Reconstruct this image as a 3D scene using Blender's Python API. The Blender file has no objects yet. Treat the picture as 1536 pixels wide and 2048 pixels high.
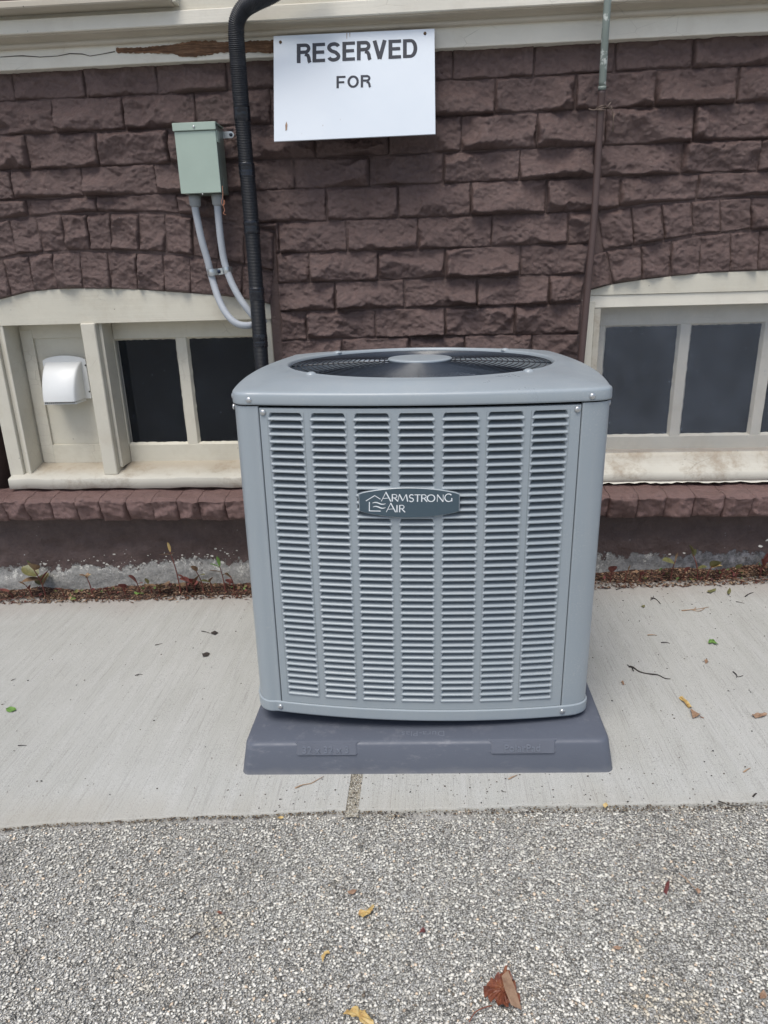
import bpy, math, random
import numpy as np
from mathutils import Matrix, Vector, Euler

# ------------------------------------------------------------------ camera, world, sun, exposure
scene = bpy.context.scene
COL = scene.collection
CAM_H, PITCH, YAW, ROLL, FPX = 1.0256, math.radians(18.53), math.radians(3.97), math.radians(-1.672), 1375.0
cd = bpy.data.cameras.new('camera')
cam = bpy.data.objects.new('camera', cd)
COL.objects.link(cam)
CR = Matrix.Rotation(YAW, 3, 'Z') @ Matrix.Rotation(math.pi/2-PITCH, 3, 'X') @ Matrix.Rotation(ROLL, 3, 'Z')
cam.matrix_world = Matrix.Translation((0, 0, CAM_H)) @ CR.to_4x4()
cd.sensor_fit = 'VERTICAL'
cd.sensor_height = 36.0
cd.lens = FPX/2048*36.0
cd.clip_start = 0.02
cd.clip_end = 500
scene.camera = cam

SUN_EL, SUN_AZ = math.radians(64), math.radians(-160)   # azimuth measured from +Y towards +X
w = bpy.data.worlds.new('World')
scene.world = w
w.use_nodes = True
nt = w.node_tree
bg = nt.nodes['Background']
sky = nt.nodes.new('ShaderNodeTexSky')
sky.sky_type = 'NISHITA'
sky.sun_disc = False
sky.sun_elevation = SUN_EL
sky.sun_rotation = SUN_AZ
sky.air_density = 1.0
sky.dust_density = 3.0
sky.ozone_density = 1.0
nt.links.new(sky.outputs[0], bg.inputs[0])
bg.inputs[1].default_value = 0.10
sd = bpy.data.lights.new('sun', 'SUN')
sd.energy = 1.5
sd.angle = math.radians(30)
sd.color = (1.0, 0.985, 0.93)
sun = bpy.data.objects.new('sun', sd)
COL.objects.link(sun)
sdir = Vector((math.sin(SUN_AZ)*math.cos(SUN_EL), math.cos(SUN_AZ)*math.cos(SUN_EL), math.sin(SUN_EL)))
sun.rotation_euler = sdir.to_track_quat('Z', 'Y').to_euler()
sun.location = sdir*20
scene.view_settings.view_transform = 'Standard'
scene.view_settings.look = 'None'
scene.view_settings.exposure = 0.60
scene.view_settings.gamma = 1.0
scene.view_settings.use_curve_mapping = False

# ------------------------------------------------------------------ helpers
WALL_Y = 2.30
SLOPE = 0.0295                      # the ground rises gently to the right
def gz(x): return SLOPE*x
def ray(px, py):
    return CR @ Vector(((px-768)/FPX, -(py-1024)/FPX, -1.0))
def at(px, py, Y):                  # point of the plane y = Y seen at a pixel of the 1536x2048 photograph
    d = ray(px, py)
    t = Y/d.y
    return Vector((d.x*t, Y, CAM_H+d.z*t))
def ong(px, py, h=0.0):             # point of the sloping ground
    d = ray(px, py)
    t = (h-CAM_H)/(d.z-SLOPE*d.x)
    return Vector((d.x*t, d.y*t, CAM_H+d.z*t))

def link(o, parent=None):
    COL.objects.link(o)
    if parent is not None:
        o.parent = parent
        # children are modelled in world coordinates
        m = parent.matrix_basis.copy()
        q = parent.parent
        while q is not None:
            m = q.matrix_basis @ q_inv(parent) @ m if False else m
            q = q.parent
        o.matrix_parent_inverse = WORLD.get(parent.name, Matrix()).inverted()
        WORLD[o.name] = WORLD_SELF(o)
    else:
        WORLD[o.name] = o.matrix_basis.copy()
    return o
WORLD = {}
def WORLD_SELF(o):
    return WORLD.get(o.parent.name, Matrix()) @ o.matrix_parent_inverse @ o.matrix_basis

def tag(o, label=None, cat=None, group=None, kind=None):
    if label: o['label'] = label
    if cat: o['category'] = cat
    if group: o['group'] = group
    if kind: o['kind'] = kind
    return o

def thing(name, loc, label, cat, group=None, rot=(0, 0, 0)):
    o = bpy.data.objects.new(name, None)
    o.empty_display_size = 0.05
    o.location = loc
    o.rotation_euler = rot
    link(o)
    WORLD[o.name] = Matrix.Translation(Vector(loc)) @ Euler(rot).to_matrix().to_4x4()
    return tag(o, label, cat, group)

def mesh(name, V, Fs, mat=None, parent=None, smooth=False, world=True, cols=None, mats=None, fmat=None):
    V = np.asarray(V, dtype=np.float32).reshape(-1, 3)
    me = bpy.data.meshes.new(name)
    if isinstance(Fs, np.ndarray):
        n, k = Fs.shape
        me.vertices.add(len(V)); me.vertices.foreach_set('co', V.ravel())
        me.loops.add(n*k); me.loops.foreach_set('vertex_index', Fs.astype(np.int32).ravel())
        me.polygons.add(n)
        me.polygons.foreach_set('loop_start', np.arange(n, dtype=np.int32)*k)
        me.update(calc_edges=True)
    else:
        me.from_pydata([tuple(map(float, v)) for v in V], [], [tuple(int(i) for i in f) for f in Fs])
    if smooth:
        me.polygons.foreach_set('use_smooth', [True]*len(me.polygons))
    if mat: me.materials.append(mat)
    for m in (mats or []): me.materials.append(m)
    if fmat is not None: me.polygons.foreach_set('material_index', fmat)
    if cols is not None:
        a = me.color_attributes.new('tint', 'FLOAT_COLOR', 'POINT')
        c = np.ones((len(V), 4), dtype=np.float32); c[:, :3] = cols
        a.data.foreach_set('color', c.ravel())
    me.update()
    o = bpy.data.objects.new(name, me)
    link(o, parent if world else None)
    return o

def place_child(name, me, parent, M):
    """an object that shares mesh data, standing at world matrix M under its parent"""
    o = bpy.data.objects.new(name, me)
    COL.objects.link(o)
    o.parent = parent
    o.matrix_parent_inverse = WORLD.get(parent.name, Matrix()).inverted()
    o.matrix_basis = M
    return o

class MB:
    """collects simple solids into one mesh"""
    def __init__(s): s.v = []; s.f = []
    def add(s, V, F):
        n = len(s.v); s.v += [tuple(v) for v in V]; s.f += [tuple(i+n for i in f) for f in F]; return s
    def box(s, x0, x1, y0, y1, z0, z1, ch=0.0):
        if ch <= 0:
            V = [(x, y, z) for z in (z0, z1) for y in (y0, y1) for x in (x0, x1)]
            return s.add(V, [(0, 2, 3, 1), (4, 5, 7, 6), (0, 1, 5, 4), (2, 6, 7, 3), (0, 4, 6, 2), (1, 3, 7, 5)])
        # chamfered box
        V = []; 
        for z in (z0, z1):
            sz = 1 if z == z0 else -1
            for y in (y0, y1):
                sy = 1 if y == y0 else -1
                for x in (x0, x1):
                    sx = 1 if x == x0 else -1
                    V += [(x, y+sy*ch, z+sz*ch), (x+sx*ch, y, z+sz*ch), (x+sx*ch, y+sy*ch, z)]
        idx = lambda i, j, k, a: ((k*2+j)*2+i)*3+a
        F = []
        F.append((idx(0,0,0,0), idx(0,0,1,0), idx(0,1,1,0), idx(0,1,0,0)))
        F.append((idx(1,0,0,0), idx(1,1,0,0), idx(1,1,1,0), idx(1,0,1,0)))
        F.append((idx(0,0,0,1), idx(1,0,0,1), idx(1,0,1,1), idx(0,0,1,1)))
        F.append((idx(0,1,0,1), idx(0,1,1,1), idx(1,1,1,1), idx(1,1,0,1)))
        F.append((idx(0,0,0,2), idx(0,1,0,2), idx(1,1,0,2), idx(1,0,0,2)))
        F.append((idx(0,0,1,2), idx(1,0,1,2), idx(1,1,1,2), idx(0,1,1,2)))
        for j in (0, 1):
            for k in (0, 1): F.append((idx(0,j,k,1), idx(1,j,k,1), idx(1,j,k,2), idx(0,j,k,2)))
        for i in (0, 1):
            for k in (0, 1): F.append((idx(i,0,k,0), idx(i,1,k,0), idx(i,1,k,2), idx(i,0,k,2)))
            for j in (0, 1): F.append((idx(i,j,0,0), idx(i,j,1,0), idx(i,j,1,1), idx(i,j,0,1)))
        for i in (0, 1):
            for j in (0, 1):
                for k in (0, 1): F.append((idx(i,j,k,0), idx(i,j,k,1), idx(i,j,k,2)))
        return s.add(V, F)
    def prism(s, poly, y0, y1):
        """outline in x,z pushed from y0 (front) to y1 (back)"""
        n = len(poly)
        V = [(x, y0, z) for x, z in poly]+[(x, y1, z) for x, z in poly]
        F = [tuple(range(n)), tuple(range(2*n-1, n-1, -1))]
        F += [(i, i+n, (i+1) % n+n, (i+1) % n) for i in range(n)]
        return s.add(V, F)
    def build(s, name, mat, parent=None, smooth=False, normals=True):
        o = mesh(name, s.v, s.f, mat, parent, smooth)
        if normals: fix_normals(o.data)
        return o
import bmesh
def fix_normals(me):
    b = bmesh.new(); b.from_mesh(me)
    bmesh.ops.recalc_face_normals(b, faces=b.faces)
    b.to_mesh(me); b.free()

def grid_faces(nv, nu, closed_u=False):
    i = np.arange(nv-1)[:, None]; j = np.arange(nu if closed_u else nu-1)[None, :]
    j2 = (j+1) % nu
    return np.stack([i*nu+j, i*nu+j2, (i+1)*nu+j2, (i+1)*nu+j], -1).reshape(-1, 4)

def smooth_path(P, step=0.01):
    P = [Vector(p) for p in P]
    Q = [P[0]*2-P[1]]+P+[P[-1]*2-P[-2]]
    out = []
    for i in range(1, len(Q)-2):
        a, b, c, d = Q[i-1:i+3]
        n = max(2, int((c-b).length/step))
        for k in range(n):
            t = k/n
            out.append(0.5*((2*b)+(c-a)*t+(2*a-5*b+4*c-d)*t*t+(3*b-a-3*c+d)*t**3))
    out.append(P[-1])
    return out

def tube(name, P, r, mat, parent=None, seg=12, rad=None, cap=True, smooth=True, cols=None):
    P = [Vector(p) for p in P]
    n = len(P)
    V = []; up = None
    for i, p in enumerate(P):
        t = (P[min(i+1, n-1)]-P[max(i-1, 0)]).normalized()
        if up is None:
            up = t.orthogonal().normalized()
        up = (up-t*up.dot(t)).normalized()
        sd_ = t.cross(up)
        rr = rad[i] if rad is not None else r
        for k in range(seg):
            a = 2*math.pi*k/seg
            V.append(p+(up*math.cos(a)+sd_*math.sin(a))*rr)
    Fq = [tuple(q) for q in grid_faces(n, seg, True)]
    if cap:
        Fq += [tuple(range(seg-1, -1, -1)), tuple((n-1)*seg+k for k in range(seg))]
    V = np.array([tuple(v) for v in V])
    if len(Fq) > 3000 and not cap: Fq = np.array(Fq)
    o = mesh(name, V, Fq, mat, parent, smooth)
    return o

# ---- numpy noise
def _h(ix, iy, s):
    n = (ix.astype(np.int64)*374761393+iy.astype(np.int64)*668265263+int(s)*2147483647) & 0x7fffffff
    n = (n ^ (n >> 13))*1274126177 & 0x7fffffff
    return ((n ^ (n >> 16)) & 0xffff)/65535.0
def vnoise(x, y, s=0):
    ix = np.floor(x); iy = np.floor(y); fx = x-ix; fy = y-iy
    fx = fx*fx*(3-2*fx); fy = fy*fy*(3-2*fy)
    a = _h(ix, iy, s); b = _h(ix+1, iy, s); c = _h(ix, iy+1, s); d = _h(ix+1, iy+1, s)
    return (a*(1-fx)+b*fx)*(1-fy)+(c*(1-fx)+d*fx)*fy-0.5
def fbm(x, y, s=0, o=3):
    r = 0; a = 1.0
    for i in range(o):
        r = r+a*vnoise(x*2**i+i*17.3, y*2**i-i*9.1, s+i); a *= 0.5
    return r

# ------------------------------------------------------------------ materials
class NT:
    def __init__(s, name):
        s.m = bpy.data.materials.new(name); s.m.use_nodes = True
        s.t = s.m.node_tree; s.b = s.t.nodes['Principled BSDF']
        g = s.t.nodes.new('ShaderNodeNewGeometry'); s.pos = g.outputs['Position']
    def n(s, typ, **kw):
        x = s.t.nodes.new(typ)
        for k, v in kw.items():
            if k in x.inputs: 
                if hasattr(v, 'is_output'): s.t.links.new(v, x.inputs[k])
                else: x.inputs[k].default_value = v
            else: setattr(x, k, v)
        return x
    def l(s, a, b): s.t.links.new(a, b)
    def noise(s, scale, detail=4, rough=0.55, vec=None, dist=0.0):
        x = s.n('ShaderNodeTexNoise', Scale=scale, Detail=detail, Roughness=rough, Distortion=dist)
        s.l(vec or s.pos, x.inputs['Vector']); return x.outputs[0]
    def voro(s, scale, feature='F1', vec=None, out='Distance', rnd=1.0):
        x = s.n('ShaderNodeTexVoronoi', feature=feature, Scale=scale, Randomness=rnd)
        s.l(vec or s.pos, x.inputs['Vector']); return x.outputs[out]
    def mapv(s, sc, rot=(0, 0, 0), vec=None):
        x = s.n('ShaderNodeMapping'); s.l(vec or s.pos, x.inputs['Vector'])
        x.inputs['Scale'].default_value = sc; x.inputs['Rotation'].default_value = rot
        return x.outputs[0]
    def ramp(s, fac, stops, interp='LINEAR'):
        x = s.n('ShaderNodeValToRGB'); cr = x.color_ramp; cr.interpolation = interp
        while len(cr.elements) < len(stops): cr.elements.new(0.5)
        for e, (p, c) in zip(cr.elements, stops):
            e.position = p; e.color = (c, c, c, 1) if isinstance(c, (int, float)) else (*c, 1)
        s.l(fac, x.inputs[0]); return x.outputs[0]
    def mix(s, f, a, b, mode='MIX'):
        x = s.n('ShaderNodeMix', data_type='RGBA', blend_type=mode)
        for v, i in ((f, 0), (a, 6), (b, 7)):
            if hasattr(v, 'is_output'): s.l(v, x.inputs[i])
            elif i == 0: x.inputs[0].default_value = v
            else: x.inputs[i].default_value = (*v, 1)
        return x.outputs[2]
    def math(s, op, a, b=0.5):
        x = s.n('ShaderNodeMath', operation=op)
        for v, i in ((a, 0), (b, 1)):
            if hasattr(v, 'is_output'): s.l(v, x.inputs[i])
            else: x.inputs[i].default_value = v
        return x.outputs[0]
    def bump(s, height, strength=0.3, dist=0.002, prev=None):
        x = s.n('ShaderNodeBump', Strength=strength, Distance=dist); s.l(height, x.inputs['Height'])
        if prev is not None: s.l(prev, x.inputs['Normal'])
        s.l(x.outputs[0], s.b.inputs['Normal']); return x.outputs[0]
    def col(s, c):
        if hasattr(c, 'is_output'): s.l(c, s.b.inputs['Base Color'])
        else: s.b.inputs['Base Color'].default_value = (*c, 1)
    def rough(s, r):
        if hasattr(r, 'is_output'): s.l(r, s.b.inputs['Roughness'])
        else: s.b.inputs['Roughness'].default_value = r
    def set(s, **kw):
        for k, v in kw.items(): s.b.inputs[k.replace('_', ' ')].default_value = v
        return s

def mat_brick(name, base, hi):
    m = NT(name)
    n1 = m.noise(9, 5, .6); n2 = m.noise(60, 4, .6)
    c = m.mix(m.ramp(n1, [(.3, 0), (.7, 1)]), base, hi)
    c = m.mix(m.ramp(m.noise(2.3, 5, .65), [(.35, 0), (.68, .55)]), c, tuple(x*f for x, f in zip(hi, (1.12, 1.16, 1.2))))
    c = m.mix(m.ramp(n2, [(.35, .0), (.75, .35)]), c, tuple(x*1.35 for x in hi))
    # tiny chips and drips of light paint
    v = m.voro(55); chip = m.math('MULTIPLY', m.ramp(v, [(.0, 1), (.045, 1), (.06, 0)], 'LINEAR'), m.ramp(m.noise(7, 2), [(.60, 0), (.66, 1)]))
    c = m.mix(chip, c, (.5, .48, .45))
    m.col(c)
    m.rough(m.ramp(n2, [(.3, .33), (.7, .52)]))
    b = m.bump(m.noise(80, 8, .78, dist=.8), 1.0, .0070)
    b = m.bump(m.noise(380, 3, .6), .55, .0016, b)
    m.b.inputs['Specular IOR Level'].default_value = 0.45
    return m.m

def mat_paint(name, c, dirt=(.32, .25, .16), amount=.25, rough=.5, grain=(1.2, 60, 60), cracks=.35, spots=True, back=False):
    """old painted wood: faint brush grain, cracks, grime"""
    m = NT(name)
    g = m.noise(3.0, 6, .65, m.mapv(grain))
    blot = m.noise(5, 5, .6)
    col = m.mix(m.ramp(blot, [(.3, 0), (.75, 1)]), c, tuple(x*.86 for x in c))
    col = m.mix(m.ramp(m.noise(9, 8, .75), [(.50, 0), (.74, amount)]), col, dirt)
    if back:                        # grime lies where rain never reaches, toward the sash
        x = m.n('ShaderNodeSeparateXYZ'); m.l(m.pos, x.inputs[0])
        yv = m.math('ADD', x.outputs[1], m.math('MULTIPLY', m.math('SUBTRACT', m.noise(9, 6, .75), .5), .16))
        b1 = m.n('ShaderNodeMapRange'); m.l(yv, b1.inputs[0]); b1.inputs[1].default_value = 2.275; b1.inputs[2].default_value = 2.335; b1.inputs[4].default_value = .55
        col = m.mix(b1.outputs[0], col, (.30, .235, .16))
    v = m.voro(26, 'DISTANCE_TO_EDGE', m.mapv((.45, 1, 1)))
    ck = m.math('MULTIPLY', m.ramp(v, [(0, 1), (.018, 0)]), m.ramp(m.noise(6, 3), [(.56, 0), (.66, cracks)]))
    col = m.mix(ck, col, (.16, .13, .10))
    if spots:
        s = m.math('MULTIPLY', m.ramp(m.voro(30), [(0, 1), (.05, 1), (.065, 0)]), m.ramp(m.noise(8, 2), [(.62, 0), (.66, .8)]))
        col = m.mix(s, col, (.07, .06, .05))
    m.col(col); m.rough(rough)
    b = m.bump(g, .35, .0016)
    b = m.bump(m.noise(160, 4), .2, .0008, b)
    b = m.bump(m.math('SUBTRACT', 1.0, ck), .5, .0015, b)
    return m.m

M = {}
M['brick'] = mat_brick('painted_brick', (.098, .063, .056), (.136, .090, .081))
M['ledge'] = mat_brick('painted_ledge', (.125, .075, .068), (.185, .115, .104))
M['mortar'] = mat_brick('painted_mortar', (.088, .058, .052), (.118, .079, .071))
M['cream'] = mat_paint('cream_paint', (.62, .59, .495))
M['cream_face'] = mat_paint('cream_paint_fascia', (.74, .705, .61), amount=.16)
M['cream_shaded'] = mat_paint('shaded_cream_paint', (.52, .47, .385), amount=.2)  # same cream paint, darkened to paint in the shade under the mouldings
M['sill'] = mat_paint('dirty_sill_paint', (.52, .50, .435), dirt=(.19, .135, .085), amount=.85, cracks=.5, back=True)
M['jamb_side'] = mat_paint('cream_paint_upright', (.62, .59, .50), grain=(60, 60, 1.2))

def mat_simple(name, c, rough=.5, metal=0.0, bump=None, var=.0, spec=.5, coat=0.0):
    m = NT(name)
    if var:
        n = m.noise(14, 4)
        m.col(m.mix(m.ramp(n, [(.3, 0), (.7, 1)]), tuple(x*(1-var) for x in c), tuple(x*(1+var) for x in c)))
    else: m.col(c)
    m.rough(rough); m.set(Metallic=metal, Specular_IOR_Level=spec, Coat_Weight=coat)
    if bump: m.bump(m.noise(bump[0], 3), bump[1], bump[2])
    return m.m

def mat_unit():
    m = NT('grey_powder_coat')
    n = m.noise(4, 3)
    c = m.mix(m.ramp(n, [(.3, 0), (.7, 1)]), (.295, .338, .366), (.315, .358, .386))
    d = m.math('MULTIPLY', m.ramp(m.voro(70), [(0, 1), (.03, 1), (.045, 0)]), m.ramp(m.noise(5, 2), [(.60, 0), (.66, .5)]))
    c = m.mix(d, c, (.6, .62, .63))
    st = m.ramp(m.noise(1.0, 5, .65, m.mapv((26, 26, 1.6))), [(.45, 0), (.75, .16)])
    c = m.mix(st, c, (.42, .43, .42))
    du = m.math('MULTIPLY', m.ramp(m.noise(260, 2), [(.55, 0), (.70, .30)]), m.ramp(m.noise(6, 4), [(.45, 0), (.65, 1)]))
    c = m.mix(du, c, (.50, .50, .48))
    m.col(c); m.rough(m.ramp(m.noise(9, 6, .7), [(.3, .27), (.7, .42)]))
    m.set(Specular_IOR_Level=.6)
    m.bump(m.noise(900, 2), .08, .0004)
    return m.m
M['unit'] = mat_unit()
M['black'] = mat_simple('black_interior', (.003, .0035, .005), .9, spec=.1)
M['wire'] = mat_simple('black_coated_wire', (.030, .038, .050), .22, spec=.9)
M['blade'] = mat_simple('grey_fan_blade', (.60, .68, .76), .3, .3)
M['screw'] = mat_simple('zinc_screw', (.62, .63, .63), .35, .9, (500, .3, .0006))
M['badge'] = mat_simple('slate_badge', (.085, .125, .155), .28, .35)
M['white_print'] = mat_simple('white_lettering', (.78, .82, .84), .5)
M['black_print'] = mat_simple('black_lettering', (.018, .022, .035), .5, var=.3)
M['box_green'] = mat_simple('sage_green_enamel', (.36, .44, .375), .38, 0, (300, .06, .0005), .04)
M['box_dark'] = mat_simple('olive_enamel', (.20, .235, .20), .4, 0, (300, .06, .0005), .05)
M['zinc'] = mat_simple('galvanised_strap', (.58, .60, .60), .32, .85, (200, .2, .0006))
M['conduit'] = mat_simple('grey_pvc_conduit', (.40, .425, .455), .42, 0, None, .04)
M['hub'] = mat_simple('grey_pvc_hub', (.30, .315, .32), .5, 0, None, .05)
M['copper'] = mat_simple('copper_wire', (.75, .33, .20), .3, .9)
M['hose'] = mat_simple('black_corrugated_plastic', (.015, .017, .022), .5, 0, (600, .15, .0004), .1)
M['tape'] = mat_simple('black_tape', (.012, .013, .018), .2, 0, (70, .6, .003), .1)
M['vinyl'] = mat_simple('white_vinyl', (.68, .69, .68), .4, 0, (20, .1, .001), .03)
M['rust_wire'] = mat_simple('rusty_wire', (.22, .17, .14), .6, .5)
M['pipe_brown'] = mat_simple('brown_painted_pipe', (.085, .055, .050), .45, 0, (200, .3, .001), .12)
def mat_pipe_green():
    m = NT('flaking_green_pipe')
    f = m.ramp(m.noise(38, 5, .7), [(.55, 0), (.60, 1)])
    m.col(m.mix(f, (.20, .235, .21), (.55, .58, .54))); m.rough(.45); m.bump(f, .4, .001)
    return m.m
M['pipe_green'] = mat_pipe_green()
def mat_sign():
    m = NT('weathered_white_board')
    c = m.mix(m.ramp(m.noise(4, 4), [(.35, 0), (.7, 1)]), (.72, .77, .82), (.66, .72, .78))
    s = m.math('MULTIPLY', m.ramp(m.voro(45, vec=m.mapv((1, 1, .6))), [(0, 1), (.05, 1), (.08, 0)]), m.ramp(m.noise(9, 2), [(.58, 0), (.64, .45)]))
    c = m.mix(s, c, (.30, .24, .18))
    m.col(c); m.rough(.42); m.bump(m.noise(40, 3), .05, .001)
    return m.m
M['sign'] = mat_sign()
def mat_wood():
    m = NT('bare_weathered_wood')
    g = m.noise(4, 8, .75, m.mapv((3, 70, 70)), .8)
    n = m.noise(30, 6, .7)
    c = m.ramp(g, [(.30, (.04, .02, .012)), (.45, (.17, .085, .045)), (.58, (.36, .20, .11)), (.70, (.46, .36, .27))])
    c = m.mix(m.ramp(n, [(.4, 0), (.7, .6)]), c, (.09, .05, .03))
    m.col(c); m.rough(.85); m.bump(g, 1.0, .008)
    return m.m
M['wood'] = mat_wood()
def mat_pad():
    m = NT('grey_plastic_pad')
    n = m.noise(3, 4)
    c = m.mix(m.ramp(n, [(.3, 0), (.7, 1)]), (.094, .106, .135), (.110, .122, .152))
    sc = m.math('MULTIPLY', m.ramp(m.noise(18, 7, .8, m.mapv((1, 1, 3))), [(.54, 0), (.70, .45)]), m.ramp(m.noise(5, 3), [(.42, 0), (.58, 1)]))
    fd = m.n('ShaderNodeMapRange'); gx = m.n('ShaderNodeSeparateXYZ'); m.l(m.pos, gx.inputs[0]); m.l(m.math('ADD', m.math('SUBTRACT', gx.outputs[2], m.math('MULTIPLY', gx.outputs[0], SLOPE)), m.math('MULTIPLY', m.noise(25, 5), .03)), fd.inputs[0]); fd.inputs[1].default_value = .034; fd.inputs[2].default_value = .014; fd.inputs[4].default_value = .35
    c = m.mix(fd.outputs[0], c, (.24, .23, .215))
    c = m.mix(sc, c, (.25, .25, .27))
    d = m.math('MULTIPLY', m.ramp(m.voro(60), [(0, 1), (.06, 1), (.09, 0)]), m.ramp(m.noise(6, 2), [(.54, 0), (.60, .7)]))
    c = m.mix(d, c, (.42, .43, .45))
    m.col(c); m.rough(m.ramp(m.noise(60, 4), [(.3, .42), (.7, .58)])); m.bump(m.noise(450, 3), .25, .0008)
    return m.m
M['pad'] = mat_pad()
M['pad_letter'] = mat_simple('pad_raised_letter', (.150, .166, .202), .5)
M['pad_label'] = mat_simple('pad_label_recess', (.128, .140, .172), .5, 0, (450, .2, .0008), .05)  # paler than the pad: sky light on the tilted face painted in

def mat_glass(name, dirt=.5, tint=.9, haze=.12, ior=1.3):
    m = NT(name)
    t = m.t
    tr = m.n('ShaderNodeBsdfTransparent'); tr.inputs[0].default_value = (tint, tint, tint*1.01, 1)
    gl = m.n('ShaderNodeBsdfGlossy'); gl.inputs['Roughness'].default_value = .03
    gl.inputs['Color'].default_value = (.9, .95, 1, 1)
    fr = m.n('ShaderNodeFresnel'); fr.inputs['IOR'].default_value = ior
    gq = m.n('ShaderNodeNewGeometry'); front = m.math('SUBTRACT', 1.0, gq.outputs['Backfacing'])
    mx = m.n('ShaderNodeMixShader'); m.l(m.math('MULTIPLY', fr.outputs[0], front), mx.inputs[0]); m.l(tr.outputs[0], mx.inputs[1]); m.l(gl.outputs[0], mx.inputs[2])
    df = m.n('ShaderNodeBsdfDiffuse')
    # specks, scratches, dust, and a bluish haze that paints in cloudy reflection
    sp = m.math('MULTIPLY', m.ramp(m.voro(48), [(0, 1), (.055, 1), (.10, 0)]), m.ramp(m.noise(60, 1), [(.50, 0), (.60, .6)]))
    scr = m.ramp(m.noise(5, 3, .6, m.mapv((6, 1, 34), (0, .5, 0)), 2.0), [(.485, 0), (.497, .35), (.503, .35), (.515, 0)])
    scr = m.math('MULTIPLY', scr, m.ramp(m.noise(13, 3), [(.5, 0), (.7, dirt)]))
    hz = m.ramp(m.noise(3.5, 8, .75, m.mapv((1.3, 1, 1), (0, .6, 0)), .3), [(.30, haze*.45), (.72, haze*1.8)])
    f = m.math('MULTIPLY', m.math('MAXIMUM', m.math('MAXIMUM', sp, scr), hz), front)
    df.inputs[0].default_value = (.32, .38, .48, 1)
    m2 = m.n('ShaderNodeMixShader'); m.l(f, m2.inputs[0]); m.l(mx.outputs[0], m2.inputs[1]); m.l(df.outputs[0], m2.inputs[2])
    m.l(m2.outputs[0], t.nodes['Material Output'].inputs[0])
    t.nodes.remove(m.b)
    return m.m
M['glass'] = mat_glass('dusty_window_glass', haze=.022, tint=.9, ior=1.38)
M['glass_storm'] = mat_glass('scratched_storm_glass', dirt=.9, haze=.085, tint=.97, ior=1.50)
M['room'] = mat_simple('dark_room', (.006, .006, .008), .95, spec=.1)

def mat_vcol(name, rough=.7, spec=.3, bump=None, mult=1.0):
    m = NT(name)
    a = m.n('ShaderNodeAttribute', attribute_name='tint')
    c = a.outputs['Color']
    m.col(c); m.rough(rough); m.set(Specular_IOR_Level=spec)
    if bump: m.bump(m.noise(bump[0], 4), bump[1], bump[2])
    return m.m
M['tint'] = mat_vcol('tinted_litter', bump=(300, .4, .001))
M['stone'] = mat_vcol('aggregate_stone', .75, .3, (350, .5, .0012))

def mat_agg_stone():
    m = NT('stained_aggregate_stone')
    c = m.n('ShaderNodeAttribute', attribute_name='tint').outputs['Color']
    c = m.mix(m.ramp(m.noise(4.2, 5, .65), [(.56, 0), (.74, .75)]), c, (.80, .66, .46), 'MULTIPLY')
    c = m.mix(m.ramp(m.noise(9, 6, .7, m.mapv((1, .8, 1), (0, 0, .6))), [(.57, 0), (.68, .70)]), c, (.26, .25, .235), 'MULTIPLY')
    c = m.mix(m.ramp(m.noise(2.4, 3), [(.35, 0), (.65, .28)]), c, (.62, .61, .60), 'MULTIPLY')
    m.col(c); m.rough(.75); m.bump(m.noise(350, 3), .5, .0012)
    return m.m
M['agg_stone'] = mat_agg_stone()
def mat_concrete():
    m = NT('broom_finished_concrete')
    streak = m.noise(1.0, 5, .7, m.mapv((330, 8, 330)))
    wide = m.noise(1.0, 4, .6, m.mapv((34, 1.1, 1)))
    grit = m.noise(520, 3, .7)
    blot = m.noise(2.2, 5, .6)
    c = m.mix(m.ramp(blot, [(.3, 0), (.72, 1)]), (.375, .375, .342), (.455, .456, .428))
    c = m.mix(m.ramp(wide, [(.35, .0), (.7, .30)]), c, (.55, .55, .54))
    c = m.mix(m.ramp(streak, [(.32, .42), (.48, 0)]), c, (.195, .185, .17))
    c = m.mix(m.ramp(grit, [(.33, .75), (.47, 0)]), c, (.17, .16, .15))
    c = m.mix(m.ramp(grit, [(.58, 0), (.74, .35)]), c, (.70, .69, .67))
    pit = m.math('MULTIPLY', m.ramp(m.voro(75), [(0, 1), (.07, 1), (.11, 0)]), m.ramp(m.noise(11, 3), [(.52, 0), (.6, .8)]))
    c = m.mix(pit, c, (.08, .075, .07))
    # earth washed down along the house, and damp dirt near the front joint
    x = m.n('ShaderNodeSeparateXYZ'); m.l(m.pos, x.inputs[0])
    yv = m.math('ADD', x.outputs[1], m.math('MULTIPLY', m.math('SUBTRACT', m.noise(5, 4), .5), .22))
    back = m.ramp(yv, [(0, 0), (1, 0)])
    b1 = m.n('ShaderNodeMapRange'); m.l(yv, b1.inputs[0]); b1.inputs[1].default_value = 2.03; b1.inputs[2].default_value = 2.24; b1.inputs[4].default_value = .42
    c = m.mix(b1.outputs[0], c, (.27, .20, .165))
    b2 = m.n('ShaderNodeMapRange'); m.l(yv, b2.inputs[0]); b2.inputs[1].default_value = 1.20; b2.inputs[2].default_value = 1.09; b2.inputs[4].default_value = .30
    c = m.mix(b2.outputs[0], c, (.33, .29, .22))
    m.col(c); m.rough(.85)
    b = m.bump(streak, .38, .0014)
    b = m.bump(grit, .45, .0012, b)
    return m.m
M['concrete'] = mat_concrete()

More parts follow.
